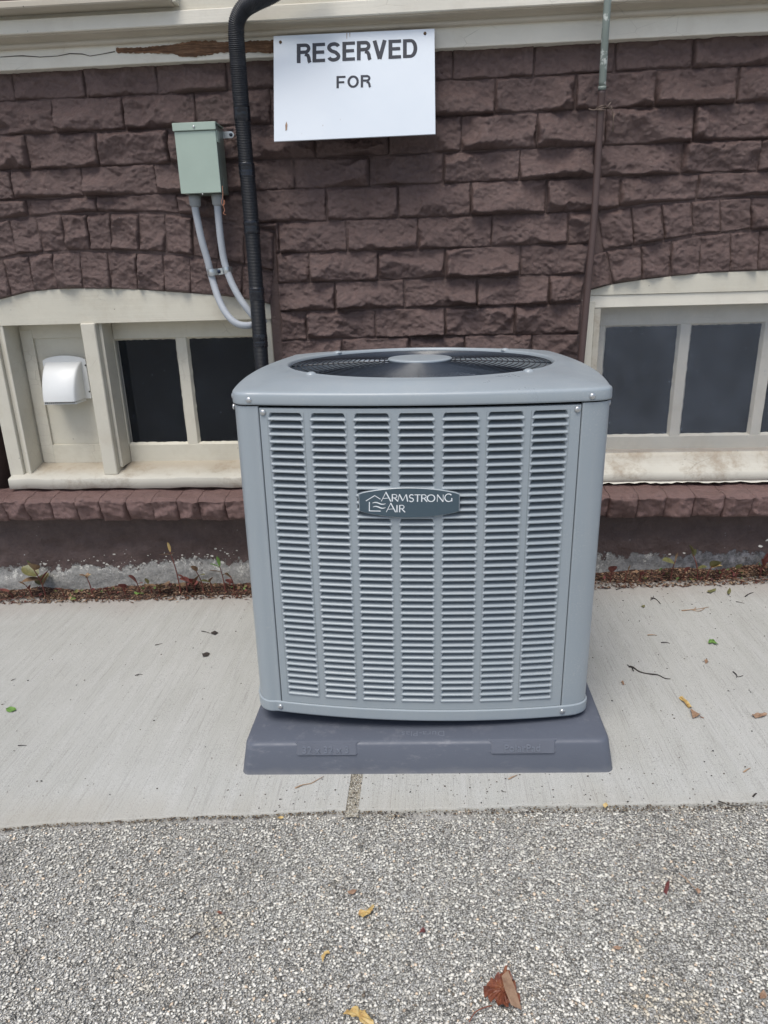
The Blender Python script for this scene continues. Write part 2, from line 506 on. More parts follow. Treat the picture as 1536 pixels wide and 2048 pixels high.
def mat_aggregate():
    m = NT('worn_aggregate_paving')
    v = m.n('ShaderNodeTexVoronoi', Scale=230.0); m.l(m.pos, v.inputs['Vector'])
    v2 = m.n('ShaderNodeTexVoronoi', Scale=420.0); m.l(m.pos, v2.inputs['Vector'])
    r = m.n('ShaderNodeSeparateColor'); m.l(v.outputs['Color'], r.inputs[0])
    r2 = m.n('ShaderNodeSeparateColor'); m.l(v2.outputs['Color'], r2.inputs[0])
    s1 = m.ramp(r.outputs[0], [(0, (.14, .138, .13)), (.3, (.42, .415, .39)), (.6, (.60, .595, .565)), (1, (.74, .735, .71))])
    s2 = m.ramp(r2.outputs[0], [(0, (.15, .142, .125)), (.5, (.36, .345, .305)), (1, (.62, .60, .54))])
    dark = m.ramp(v.outputs['Distance'], [(.42, 0), (.62, 1)])
    c = m.mix(dark, s1, s2)
    d2 = m.ramp(v2.outputs['Distance'], [(.45, 0), (.70, .75)])
    c = m.mix(d2, c, (.05, .048, .045))
    c = m.mix(m.ramp(m.noise(3.2, 5, .6), [(.35, 0), (.7, .22)]), c, (.30, .29, .28), 'MULTIPLY')
    c = m.mix(m.ramp(m.noise(5.0, 4, .6), [(.62, 0), (.75, .45)]), c, (.33, .28, .20))
    # cement skin left along the joint
    x = m.n('ShaderNodeSeparateXYZ'); m.l(m.pos, x.inputs[0])
    yv = m.math('ADD', x.outputs[1], m.math('MULTIPLY', m.math('SUBTRACT', m.noise(7, 5, .7), .5), .15))
    yv = m.math('ADD', yv, m.math('MULTIPLY', x.outputs[0], -.050))
    b1 = m.n('ShaderNodeMapRange'); m.l(yv, b1.inputs[0]); b1.inputs[1].default_value = 1.125; b1.inputs[2].default_value = 1.140; b1.inputs[4].default_value = .75
    skin = m.mix(m.ramp(m.noise(300, 3), [(.4, 0), (.6, 1)]), (.36, .34, .31), (.46, .45, .42))
    c = m.mix(b1.outputs[0], c, skin)
    m.col(c); m.rough(.85)
    hgt = m.math('SUBTRACT', 1.0, v.outputs['Distance'])
    b = m.bump(hgt, .8, .003)
    b = m.bump(m.math('SUBTRACT', 1.0, v2.outputs['Distance']), .6, .0018, b)
    return m.m
M['aggregate'] = mat_aggregate()

def mat_footing():
    m = NT('peeling_painted_footing')
    x = m.n('ShaderNodeSeparateXYZ'); m.l(m.pos, x.inputs[0])
    zz = m.math('SUBTRACT', x.outputs[2], m.math('MULTIPLY', x.outputs[0], SLOPE-.012))
    zz = m.math('ADD', zz, m.math('MULTIPLY', m.math('SUBTRACT', m.noise(8, 8, .80), .5), .21))
    pm = m.n('ShaderNodeMapRange'); m.l(zz, pm.inputs[0]); pm.inputs[1].default_value = .082; pm.inputs[2].default_value = .086
    br = m.mix(m.ramp(m.noise(14, 7, .7), [(.35, 0), (.65, 1)]), (.070, .046, .042), (.115, .078, .071))
    spots = m.math('MULTIPLY', m.ramp(m.voro(60), [(0, 1), (.10, 1), (.14, 0)]), m.ramp(m.noise(14, 3), [(.6, 0), (.66, .9)]))
    br = m.mix(spots, br, (.55, .54, .52))
    cc = m.mix(m.ramp(m.noise(75, 7, .8), [(.30, 0), (.70, 1)]), (.15, .15, .145), (.40, .395, .375))
    wh = m.ramp(m.noise(22, 8, .8), [(.54, 0), (.57, 1)])
    cc = m.mix(m.math('MULTIPLY', wh, m.ramp(zz, [(.03, 0), (.06, 1)])), cc, (.58, .57, .53))
    dk = m.n('ShaderNodeMapRange'); m.l(m.math('ADD', x.outputs[0], m.math('MULTIPLY', m.noise(6, 4), .5)), dk.inputs[0]); dk.inputs[1].default_value = .85; dk.inputs[2].default_value = 1.15; dk.inputs[4].default_value = .8
    cc = m.mix(dk.outputs[0], cc, m.mix(m.ramp(m.noise(40, 6, .8), [(.42, 0), (.6, 1)]), (.05, .05, .058), (.22, .22, .24)))
    m.col(m.mix(pm.outputs[0], cc, br)); m.rough(m.math('SUBTRACT', .85, m.math('MULTIPLY', pm.outputs[0], .3)))
    b = m.bump(m.noise(32, 8, .72), 1.0, .010)
    b = m.bump(pm.outputs[0], .6, .002, b)
    return m.m
M['footing'] = mat_footing()
def mat_leaf(name, c1, c2, c3):
    m = NT(name)
    c = m.ramp(m.noise(60, 6, .7), [(.3, c1), (.5, c2), (.72, c3)])
    m.col(c); m.rough(.5); m.bump(m.noise(150, 4), .5, .0015)
    return m.m
M['leaf_red'] = mat_leaf('dead_leaf_russet', (.09, .025, .015), (.20, .065, .035), (.30, .13, .06))
M['leaf_tan'] = mat_leaf('dead_leaf_tan', (.20, .11, .07), (.30, .19, .12), (.38, .25, .17))
M['leaf_yellow'] = mat_leaf('dead_leaf_yellow', (.36, .20, .07), (.54, .38, .14), (.62, .50, .27))
M['leaf_green'] = mat_leaf('fresh_leaf_green', (.06, .13, .03), (.12, .24, .05), (.20, .34, .09))
M['leaf_olive'] = mat_leaf('weed_leaf_olive', (.07, .075, .03), (.15, .15, .06), (.22, .18, .08))
M['leaf_wine'] = mat_leaf('weed_leaf_wine', (.08, .02, .02), (.17, .05, .045), (.24, .10, .06))
M['leaf_brown'] = mat_leaf('weed_leaf_brown', (.09, .05, .03), (.19, .12, .07), (.28, .19, .11))
M['twig'] = mat_simple('dark_twig', (.035, .028, .024), .8, 0, (300, .5, .001), .3)
M['twig_light'] = mat_simple('pale_straw', (.36, .24, .15), .7, 0, (300, .5, .001), .3)
M['stem_red'] = mat_simple('red_stem', (.16, .05, .04), .5, 0, None, .2)

# ------------------------------------------------------------------ ground
def ground_sheet(name, x0, x1, y0, y1, h, mat, nx=2, ny=2, jag=None):
    xs = np.linspace(x0, x1, nx); 
    V = []
    for j in range(ny):
        for i in range(nx):
            y = y0+(y1-y0)*j/(ny-1)
            if jag and j == 0: y += jag[i]
            V.append((xs[i], y, gz(xs[i])+h))
    return mesh(name, V, grid_faces(ny, nx), mat)
tag(ground_sheet('driveway', -60, 60, -60, 4, -.006, M['aggregate'], 3, 3), kind='structure')
# front edge of the sidewalk, taken along the crack
edge_px = [(-300, 1678), (-100, 1668), (0, 1657), (90, 1648), (200, 1643), (330, 1636), (430, 1631), (520, 1630), (640, 1622), (768, 1622), (900, 1619), (1060, 1614), (1200, 1613), (1350, 1609), (1536, 1604), (1800, 1598)]
edge = [ong(*p) for p in edge_px]
ex = [p.x for p in edge]; ey = [p.y for p in edge]
JX = float((ong(707, 1590).x+ong(715, 1560).x)/2)
def sidewalk(name, x0, x1, h=.004):
    n = max(3, int((x1-x0)/.01)) if abs(x1-x0) < 5 else 300
    xs = np.linspace(x0, x1, n)
    yf = np.interp(xs, ex, ey, left=ey[0], right=ey[-1])+.0025*fbm(xs*40, xs*0, 4)*2
    rows = []
    for k, (dy, dz) in enumerate([(0, -.012), (0, -.001), (.004, .0), (.3, 0), (.8, 0), (1.4, 0)]):
        rows.append(np.stack([xs, yf+dy, gz(xs)+h+dz], -1))
    return tag(mesh(name, np.concatenate(rows), grid_faces(len(rows), n), M['concrete'], smooth=False), kind='structure')
sidewalk('sidewalk', -2.4, JX-.013)
sidewalk('sidewalk', JX+.013, 2.4)
# sand and grit lying in the control joint
rng = np.random.RandomState(5)
def tetras(n, fx, fy, size, cols, fh=lambda x, y: 0, flat=.5, seed=1):
    """n little irregular grains (8-face solids) as arrays"""
    r = np.random.RandomState(seed)
    base = np.array([(1, 0, 0), (0, 1, 0), (-1, 0, 0), (0, -1, 0), (0, 0, 1), (0, 0, -1)], float)
    F = np.array([(0, 1, 4), (1, 2, 4), (2, 3, 4), (3, 0, 4), (1, 0, 5), (2, 1, 5), (3, 2, 5), (0, 3, 5)])
    x = fx(r, n); y = fy(r, n)
    s = size(r, n)
    a = r.rand(n)*6.283
    V = np.repeat(base[None], n, 0)*(0.7+.6*r.rand(n, 6, 1))
    V[:, :, 2] *= flat
    V[:, :, 0] *= (.7+.9*r.rand(n, 1))
    ca, sa = np.cos(a)[:, None], np.sin(a)[:, None]
    X = (V[:, :, 0]*ca-V[:, :, 1]*sa)*s[:, None]+x[:, None]
    Y = (V[:, :, 0]*sa+V[:, :, 1]*ca)*s[:, None]+y[:, None]
    Z = V[:, :, 2]*s[:, None]+(gz(x)+fh(x, y))[:, None]
    C = cols(r, n)
    return np.stack([X, Y, Z], -1).reshape(-1, 3), (F[None]+np.arange(n)[:, None, None]*6).reshape(-1, 3), np.repeat(C, 6, 0)
def tones(lst, jit=.12):
    L = np.array(lst)
    return lambda r, n: np.clip(L[r.randint(0, len(L), n)]*(1-jit+2*jit*r.rand(n, 1)), 0, 1)
y0j = float(np.interp(JX, ex, ey))
V, Fc, C = tetras(5000, lambda r, n: JX+.001+(r.rand(n)-.5)*.027, lambda r, n: y0j-.02+r.rand(n)**1.0*.30, lambda r, n: .0007+.0016*r.rand(n)**2,
                  tones([(.34, .31, .25), (.42, .39, .32), (.24, .21, .17), (.52, .50, .44), (.30, .27, .20)]), lambda x, y: .0025)
tag(mesh('joint_sand', V, Fc, M['stone'], cols=C), kind='stuff')
# stones of the exposed aggregate, where they are near enough to be told apart
def stone_tones(r, n):
    g = np.array([.17, .38, .56, .66, .73, .79, .84])[r.choice(7, n, p=[.08, .12, .17, .22, .20, .13, .08])]
    t = r.rand(n)
    c = np.stack([g*1.05, g*1.01, g*.90], -1)
    warm = r.rand(n) < .06
    c[warm] *= np.array([1.05, .88, .74])
    return c*(.9+.2*r.rand(n, 1))
def agg_y(r, n): return .64+(1.17-.64)*r.rand(n)
def keep_y(x, y): return np.where(y < np.interp(x, ex, ey)-.003-.045*np.clip(fbm(x*7, y*9, 9, 4)+.15, 0, 1)*(x < .05), -.0035, -.03)
V, Fc, C = tetras(88000, lambda r, n: (r.rand(n)-.5)*2.1-.05, agg_y, lambda r, n: .0009+.0027*r.rand(n)**3.4, stone_tones, keep_y, .42, 3)
tag(mesh('exposed_aggregate', V, Fc, M['agg_stone'], cols=C), kind='stuff')

# ------------------------------------------------------------------ wall of rock-faced brick
wall = thing('brick_wall', (0, WALL_Y, 0), 'dark brown painted wall of rock-faced brick behind the air conditioner', 'wall')
FY = 2.285
names = 'ABCDEFGHIJ'
lineY = dict(top=105.9, A=168.6, B=239.6, C=311.5, D=373, E=439, F=502.3, G=562, H=619.8, I=677.8, J=735)
Zc = {k: at(700, v, FY).z for k, v in lineY.items()}
def slope_at(y): return -.046+(y-165)*3.6e-5
def px2x(px, ymid): return at(px, ymid+(px-700)*slope_at(ymid), FY).x
def P2(pts, Y=FY): return [(at(x, y, Y).x, at(x, y, Y).z) for x, y in pts]

extL = P2([(-160, 470), (-60, 450), (0, 440), (52, 434), (112, 428), (213, 424), (333, 426), (385, 432), (450, 442), (549, 462)])
midL = P2([(-160, 560), (-60, 532), (0, 518), (34, 511), (86, 506), (132, 502), (180, 502), (224, 502), (278, 504), (331, 506), (386, 513), (438, 521), (490, 531), (549, 545)])
intL = P2([(-150, 645), (-60, 616), (0, 600), (54.7, 585.7), (100, 581), (146, 579), (255, 580), (364.6, 587.5), (437.5, 593), (507, 602), (543, 612)])
extR = P2([(1194, 428), (1240, 416), (1270, 411), (1331, 405), (1432, 397), (1536, 391), (1700, 388)])
midR = P2([(1180, 512), (1206, 501), (1268, 493), (1331, 482), (1388, 471), (1449, 466), (1536, 457), (1700, 452)])
intR = P2([(1172, 586), (1178, 583.6), (1225, 570.8), (1284.5, 562), (1341, 555), (1412, 548), (1536, 543), (1700, 543)])
def curve(pts, x): return float(np.interp(x, [p[0] for p in pts], [p[1] for p in pts]))
WLx = (at(-66, 700, FY).x, at(546, 700, FY).x)          # left window opening
WRx = (at(1166, 700, FY).x, at(1166, 700, FY).x+1.02)   # right window opening
SILL_Z = at(250, 978, 2.27).z
ringL = [(WLx[0]-.02, -1), (at(549, 700, FY).x, -1), (at(549, 500, FY).x, extL[-1][1])]+extL[::-1][1:]
ringR = [(WRx[0], -1)]+[(at(1166, 600, FY).x, intR[0][1]), (at(1194, 428, FY).x, extR[0][1])]+extR[1:]+[(extR[-1][0], -1)]
def poly_sd(X, Z, poly):
    """distance outside a polygon (negative inside)"""
    d = np.full(X.shape, 1e9); ins = np.zeros(X.shape, bool)
    n = len(poly)
    for i in range(n):
        ax, az = poly[i]; bx, bz = poly[(i+1) % n]
        ex_, ez_ = bx-ax, bz-az
        t = np.clip(((X-ax)*ex_+(Z-az)*ez_)/(ex_*ex_+ez_*ez_+1e-12), 0, 1)
        d = np.minimum(d, np.hypot(X-ax-t*ex_, Z-az-t*ez_))
        c = ((az > Z) != (bz > Z)) & (X < (bx-ax)*(Z-az)/(bz-az+1e-12)+ax)
        ins ^= c
    return np.where(ins, -d, d)

def rockfield(px, pz, w, h, rs, depth, seed, X, Z, er=None):
    """pitched stone face: conchoidal scoops meeting in sharp ridges, broken off steeply at the joints"""
    n = max(4, int(w*h/.0030))
    H0 = np.full(px.shape, 1e9)
    wx = px+.006*fbm(X*30, Z*30, seed, 4); wz = pz+.006*fbm(X*30+40, Z*30, seed+1, 4)
    for i in range(n):
        cx, cz = rs.rand()*w, (.02+.96*rs.rand())*h
        c = depth*(.30+.6*rs.rand()); k = 1+8*rs.rand()**2
        gx, gz_ = (rs.rand()-.5)*1.1, (rs.rand()-.54)*1.4
        H0 = np.minimum(H0, c+gx*(wx-cx)+gz_*(wz-cz)+k*((wx-cx)**2+(wz-cz)**2))
    H0 = (H0-H0.mean())/(H0.std()+1e-6)
    H0 = np.clip(H0, -2.2, 1.7)*depth*(.25+.10*rs.rand())+depth*(.50+.15*rs.rand())
    H0 = H0+.22*depth*fbm(X*8, Z*11, seed+21, 2)+depth*(.95*rs.rand()-.1)*(.45-pz/h)
    H0 = np.maximum(H0, .005+.012*np.abs(fbm(X*14, Z*14, seed+8, 3)))
    e0 = er or (.6+2.2*rs.rand()**1.5, 1.6+3.0*rs.rand(), 2.5+5*rs.rand(), 2.5+5*rs.rand())
    nz = 1+1.5*fbm(X*22, Z*22, seed+5, 3)
    e = (np.minimum(np.minimum((h-pz)*e0[0], pz*e0[1]), np.minimum(px*e0[2], (w-px)*e0[3])))*np.clip(nz, .35, 2.4)+.0052
    hh = np.minimum(H0, e)
    rough = fbm(X*42, Z*56, seed+9, 4)
    rid = .5-np.abs(fbm(X*34+9, Z*60, seed+11, 3))*1.6
    hh = hh+(.0062*rough+.0040*rid*np.clip(rid, 0, 1))*np.clip(hh/.009, .3, 1)+.0036*vnoise(X*85+.8*Z*85, Z*120, seed+3)+.0024*vnoise(X*170-.5*Z*150, Z*220, seed+4)
    return np.clip(hh, .0010, depth*1.4)

NB = [0]
def brick(q, name='brick', depth=.025, clip=(), mat=None, res=.0031, gap=.0014, y0=WALL_Y):
    """q: bottom-left, bottom-right, top-right, top-left in x,z"""
    NB[0] += 1
    seed = NB[0]*7
    rs = np.random.RandomState(seed)
    bl, br, tr, tl = [np.array(p, float) for p in q]
    w = np.linalg.norm(br-bl)*.5+np.linalg.norm(tr-tl)*.5; h = np.linalg.norm(tl-bl)*.5+np.linalg.norm(tr-br)*.5
    nu, nv = max(4, int(w/res)), max(4, int(h/res))
    g = gap*(.5+1.6*rs.rand(4))
    u = np.linspace(g[0]/w, 1-g[1]/w, nu); v = np.linspace(g[2]/h, 1-g[3]/h, nv)
    U, Vv = np.meshgrid(u, v)
    P = (bl*(1-U)[..., None]+br*U[..., None])*(1-Vv)[..., None]+(tl*(1-U)[..., None]+tr*U[..., None])*Vv[..., None]
    X, Z = P[..., 0], P[..., 1]
    dep = depth*(.72+.5*rs.rand())
    H = rockfield((U-u[0])*w, (Vv-v[0])*h, w*(u[-1]-u[0]), h*(v[-1]-v[0]), rs, dep, seed, X, Z)
    for pl in clip:
        sd_ = poly_sd(X, Z, pl)-.002
        H = np.where(sd_ > 0, np.minimum(H, sd_*2.0+.002), -.02)
        if (sd_ > 0).mean() < .06: return None
    # wobble of the arrises, then a skirt back into the mortar
    Xw = X+.0030*fbm(X*28+5, Z*28, seed+2, 4); Zw = Z+.0034*fbm(X*28-5, Z*28, seed+4, 4)
    Y = y0-.0015-H
    Xp = np.pad(Xw, 1, mode='edge'); Zp = np.pad(Zw, 1, mode='edge'); Yp = np.pad(Y, 1, mode='edge')
    Yp[0, :] = Yp[-1, :] = y0+.012; Yp[:, 0] = Yp[:, -1] = y0+.012
    V = np.stack([Xp, Yp, Zp], -1).reshape(-1, 3)
    return mesh(name, V, grid_faces(nv+2, nu+2), mat or M['brick'], wall, True)

courses = {
 ('top', 'A'): (138, [-260, -120, 25, 167, 312, 452, 600, 750, 905, 1068.5, 1232, 1388, 1545, 1700]),
 ('A', 'B'): (204, [-190, -45, 104, 246, 390, 540, 690, 842, 990, 1152, 1312, 1476, 1640]),
 ('B', 'C'): (275, [-240, -95, 53, 194, 336, 480, 628, 776, 923, 1074, 1212, 1388, 1545, 1700]),
 ('C', 'D'): (342, [-270, -125, 23, 163, 310, 448, 588, 738, 887, 1040, 1190, 1366, 1520, 1680]),
 ('D', 'E'): (406, [-240, -90, 55, 195, 355, 500, 652, 795.5, 942, 1093, 1241, 1395, 1550, 1690]),
 ('E', 'F'): (470, [440, 557, 693, 835, 983, 1137, 1215]),
 ('F', 'G'): (532, [500, 549, 618, 757, 889.5, 1041, 1200]),
 ('G', 'H'): (591, [547, 670.5, 809, 954, 1098, 1190]),
 ('H', 'I'): (648, [545, 613, 750.5, 889.7, 1030, 1172]),
 ('I', 'J'): (706, [543, 684, 819.5, 930, 1064, 1170]),
}
zz = {'top': Zc['top']+.006}
for k in 'ABCDEFGHIJ': zz[k] = Zc[k]
for (a, b), (ym, js) in courses.items():
    for x0, x1 in zip(js[:-1], js[1:]):
        X0, X1 = px2x(x0, ym), px2x(x1, ym)
        brick([(X0, zz[b]), (X1, zz[b]), (X1, zz[a]), (X0, zz[a])], clip=(ringL, ringR), depth=.017 if a == 'top' else .028)
# below J: hidden behind the unit and beside the windows, laid in the same bond
z = Zc['J']; k = 0
while z > .36:
    zb = z-.091
    xs = np.arange(WLx[1]-.02+(.10 if k % 2 else .0), WRx[0]+.03, .232)
    xs = [WLx[1]+.004]+[x for x in xs if WLx[1]+.06 < x < WRx[0]-.06]+[WRx[0]-.004]
    for x0, x1 in zip(xs[:-1], xs[1:]): brick([(x0, zb), (x1, zb), (x1, z), (x0, z)], res=.006)
    z = zb; k += 1
# wall left of the left window
z = .95; k = 0
while z > .36:
    zb = z-.091
    brick([(WLx[0]-.20, zb), (WLx[0]-.004, zb), (WLx[0]-.004, z), (WLx[0]-.20, z)], res=.005)
    z = zb
# arches: two rings of upright bricks over each window
def ring(outer, inner, pairs):
    for (t0, b0), (t1, b1) in zip(pairs[:-1], pairs[1:]):
        brick([(b0, curve(inner, b0)+.003), (b1, curve(inner, b1)+.003), (t1, curve(outer, t1)-.002), (t0, curve(outer, t0)-.002)], depth=.020, gap=.0012)
def X_(p): return at(p[0], p[1], FY).x
upL = [((-128, 462), (-100, 542)), ((-75, 455), (-55, 530)), ((-30, 450), (-10, 520)), ((17, 448), (34, 511)), ((70, 438), (86, 506)), ((121, 435), (132, 502)), ((173, 430), (180, 503)), ((219, 429), (224, 503)), ((276, 428), (278, 504)), ((329, 430), (331, 506)), ((384, 437), (386, 513)), ((435, 444), (436, 521)), ((486, 452), (489, 530)), ((547, 460), (547, 545))]
loL = [((-140, 548), (-112, 632)), ((-92, 540), (-68, 616)), ((-44, 533), (-24, 602)), ((4, 520), (21, 592)), ((55, 515), (69, 584)), ((104, 512), (115, 581)), ((158, 506), (165, 579)), ((212, 506), (222.6, 578)), ((272, 508), (275, 580)), ((324, 510), (329, 584)), ((379, 514), (381, 589)), ((432, 521), (433, 593)), ((484, 530), (483, 598)), ((547, 545), (541, 610))]
upR = [((1197, 428), (1206, 499)), ((1263, 412), (1268, 492)), ((1324, 408), (1329, 480)), ((1384, 400), (1388, 472)), ((1442, 397), (1444, 466)), ((1503, 394), (1503, 458)), ((1566, 390), (1564, 454)), ((1632, 390), (1628, 452))]
loR = [((1182, 508), (1168, 587)), ((1214, 503), (1225.6, 567)), ((1283, 490), (1283.6, 562)), ((1344, 480), (1342, 553)), ((1405, 470), (1399, 547)), ((1465, 463), (1460, 541)), ((1522, 458), (1517, 538)), ((1582, 455), (1576, 536)), ((1642, 452), (1636, 536))]
for o_, i_, pr_ in ((extL, midL, upL), (midL, intL, loL), (extR, midR, upR), (midR, intR, loR)):
    ring(o_, i_, [(X_(a), X_(b)) for a, b in pr_])

# mortar bed with the two window openings
XE0, XE1, ZT = -2.3, 2.3, 2.3
mb = MB()
def slab(x0, x1, z0, z1, y=WALL_Y-.0048, y1=2.55): mb.box(x0, x1, y, y1, z0, z1)
slab(XE0, WLx[0], -.3, ZT); slab(WLx[1], WRx[0], -.3, ZT); slab(WRx[1], XE1, -.3, ZT)
for (wx, cv) in ((WLx, intL), (WRx, intR)):
    slab(wx[0], wx[1], -.3, SILL_Z-.02)
    n = 24
    xs = np.linspace(wx[0], wx[1], n)
    poly = [(x, curve(cv, x)+.004) for x in xs]+[(wx[1], ZT), (wx[0], ZT)]
    for i in range(n-1):
        mb.prism([poly[i], poly[i+1], (xs[i+1], ZT), (xs[i], ZT)], WALL_Y-.0048, 2.55)
mb.build('mortar_bed', M['mortar'], wall)

# water table: a projecting course of rock-faced bricks under the windows
LZt = at(200, 1003, 2.165).z; LZb = at(200, 1047, 2.165).z
LZt2 = at(1350, 995, 2.165).z
def ledge_brick(x0, x1, k):
    rs = np.random.RandomState(900+k)
    w = x1-x0; res = .0045
    nu = max(5, int(w/res)); nt_, nf, nb = 16, int((LZt-LZb)/res), 5
    u = np.linspace(.0005, w-.0005, nu)
    zt = LZt+(LZt2-LZt)*np.clip((x0+1.2)/2.2, 0, 1.2)+(rs.rand()-.5)*.0012
    zb = zt-(LZt-LZb)+(rs.rand()-.5)*.006
    yl = 2.178+(rs.rand()-.5)*.003
    rows = []
    for j in range(nt_):                                # top, sloping out and down
        t = j/(nt_-1)
        X = x0+u
        y = 2.302+(yl-2.302)*t
        edge = np.minimum(u, w-u)
        z = zt+.012*(1-t)+.007*fbm(X*22, np.full_like(X, y*22), 31, 5)-.0022*np.exp(-edge/.003)*max(0, t-.7)/.3-.006*max(0, (t-.85)/.15)**2
        rows.append(np.stack([X, np.full_like(X, y)+t*t*.014*fbm(X*26, X*0, 35, 3), z], -1))
    hgt = zt-zb
    U, W = np.meshgrid(u, np.linspace(hgt, 0, nf))
    X = x0+U; Z = zb+W
    H = rockfield(U, W, w, hgt, rs, .026, 5000+k*9, X, Z, (1.5+rs.rand(), .9+.9*rs.rand(), 1.2+2*rs.rand(), 1.2+2*rs.rand()))
    for j in range(nf):
        rows.append(np.stack([X[j], yl+.024*(j/(nf-1))+.014*fbm(X[j]*26, X[j]*0, 35, 3)-H[j]+.004, np.minimum(Z[j], rows[nt_-1][:, 2]-.0005)], -1))
    for j in range(1, nb):
        t = j/(nb-1)
        rows.append(np.stack([X[0], rows[nt_+nf-1][:, 1]*(1-t)+2.30*t, np.full_like(u, zb+.004*t)], -1))
    V = np.stack(rows)
    V = np.concatenate([V[:, :1]*[[[1, 1, 1]]], V, V[:, -1:]], 1)
    V[:, 0, 1] += .02; V[:, -1, 1] += .02; V[:nt_, 0, 2] -= .002; V[:nt_, -1, 2] -= .002; V[:nt_, 0, 1] -= .02; V[:nt_, -1, 1] -= .02
    return mesh('ledge_brick', V.reshape(-1, 3), grid_faces(V.shape[0], V.shape[1]), M['ledge'], wall, True)
k = 0; x = -1.62
lj = [at(p, 1030, 2.165).x for p in (-150, -100, -50, 3, 50, 98, 148, 197, 251, 304, 352, 396, 450, 502)]
while lj[-1] < at(1220, 1025, 2.165).x-.10: lj.append(lj[-1]+.088+.01*math.sin(len(lj)*2.1))
lj += [at(p, 1025, 2.165).x for p in (1220, 1277, 1335, 1392, 1450, 1507, 1566, 1625)]
for a, b in zip(lj[:-1], lj[1:]):
    ledge_brick(a, b, k); k += 1
# parged base and footing
nx, nz_ = 420, 34
xs = np.linspace(-1.9, 1.9, nx); tt = np.linspace(0, 1, nz_)
Xg, Tg = np.meshgrid(xs, tt)
zt = LZb+.012; Zg = (gz(Xg)-.01)*(1-Tg)+zt*Tg
hz = Zg-gz(Xg)
step = 1/(1+np.exp((hz-.080+.03*fbm(Xg*7, Zg*7, 3, 3))/.004))
Yg = 2.282-.012*(1-Tg)-.018*step*np.clip(.9-Xg*.8, .15, 1)-.012*fbm(Xg*9, Zg*14, 12, 4)-.004*fbm(Xg*60, Zg*60, 13, 3)
mesh('footing', np.stack([Xg, Yg, Zg], -1).reshape(-1, 3), grid_faces(nz_, nx), M['footing'], wall, True)

# ------------------------------------------------------------------ wooden trim above the wall
def tz(py, Y, px=300): return at(px, py, Y).z
trim = thing('wooden_trim', (0, 2.26, Zc['top']), 'cream painted timber trim with a rotten bare patch, running above the brown bricks', 'trim')
TX0, TX1 = -2.2, 2.2
FZ0 = tz(126.5, 2.262); FZ1 = tz(83, 2.262)
MB().box(TX0, TX1, 2.262, 2.34, FZ0, FZ1, .0015).build('fascia_board', M['cream_face'], trim)
def extrude(name, prof, mat, parent, x0=TX0, x1=TX1, smooth=True, n=60):
    prof = np.array(prof); xs = np.linspace(x0, x1, n)
    V = np.array([[(x, p[0]+.0012*math.sin(x*5+p[1]*30), p[1]) for x in xs] for p in prof])
    return mesh(name, V.reshape(-1, 3), grid_faces(len(prof), n), mat, parent, smooth)
mz0, mz1 = FZ1, tz(57, 2.225)
prof = [(2.262, mz0-.004), (2.250, mz0-.004), (2.246, mz0), (2.246, mz0+.006), (2.250, mz0+.009)]
for i in range(9):
    a = i/8
    prof.append((2.250-.032*(1-math.cos(a*math.pi/2)), mz0+.010+(mz1-mz0-.014)*math.sin(a*math.pi/2)))
prof += [(2.216, mz1), (2.27, mz1)]
extrude('cove_moulding', prof, M['cream_shaded'], trim)
b0, b1 = tz(54, 2.210), tz(24, 2.210)
MB().box(TX0, TX1, 2.208, 2.30, b0, b1, .002).build('drip_board', M['cream_face'], trim)
b2 = tz(13, 2.200)
MB().box(TX0, TX1, 2.225, 2.30, b1+.0006, b2+.03, .001).build('backing_board', M['cream'], trim)
# upper sill over the left half, the shade of its underside put into the colour
ux1 = at(338, 2, 2.17).x
MB().box(TX0, ux1, 2.165, 2.224, tz(11, 2.20), tz(-14, 2.17), .003).build('upper_sill', M['cream_shaded'], trim)
MB().box(ux1+.001, ux1+.012, 2.19, 2.224, tz(9, 2.20), tz(-40, 2.17), .001).build('end_block', M['cream'], trim)
MB().box(TX0, TX1, 2.30, 2.40, FZ1-.02, ZT+.3).build('wall_sheathing', M['cream_face'], trim)
# rotten patch where the paint came off
def patch(top, bot, Y, name, mat, parent):
    V = []; n = len(top)
    for (x, yt), (_, yb) in zip(top, bot):
        for t in (0, .25, .5, .75, 1):
            p = at(x, yt*(1-t)+yb*t, Y); V.append((p.x, p.y+(.0012*math.sin(x*1.7+t*9)), p.z))
    return mesh(name, V, grid_faces(n, 5), mat, parent)
rs = np.random.RandomState(2)
xs = np.arange(232, 549, 3.5)
top_k = np.interp(xs, [232, 300, 340, 382, 400, 460, 547], [96.5, 94, 90, 82, 81, 84, 80])+(rs.rand(len(xs))-.5)*3.2
bot_k = np.interp(xs, [232, 236, 300, 345, 365, 400, 440, 500, 547], [104, 106, 106, 108, 115, 112.5, 106, 105, 106])+(rs.rand(len(xs))-.5)*3.4
patch(list(zip(xs, top_k)), list(zip(xs, bot_k)), 2.2598, 'bare_wood', M['wood'], trim)
# long crack in the paint
ck = [(0, 114), (30, 112), (45, 111.5), (80, 114), (115, 112), (140, 107), (165, 108), (180, 112), (205, 108), (230, 103)]
P = [at(x, y, 2.2607) for x, y in ck]
V = []
for i, p in enumerate(P):
    wd = .0007+.0006*math.sin(i*2.3)**2; V += [(p.x, p.y, p.z-wd), (p.x, p.y, p.z+wd)]
mesh('paint_crack', V, grid_faces(len(P), 2), M['twig'], trim)
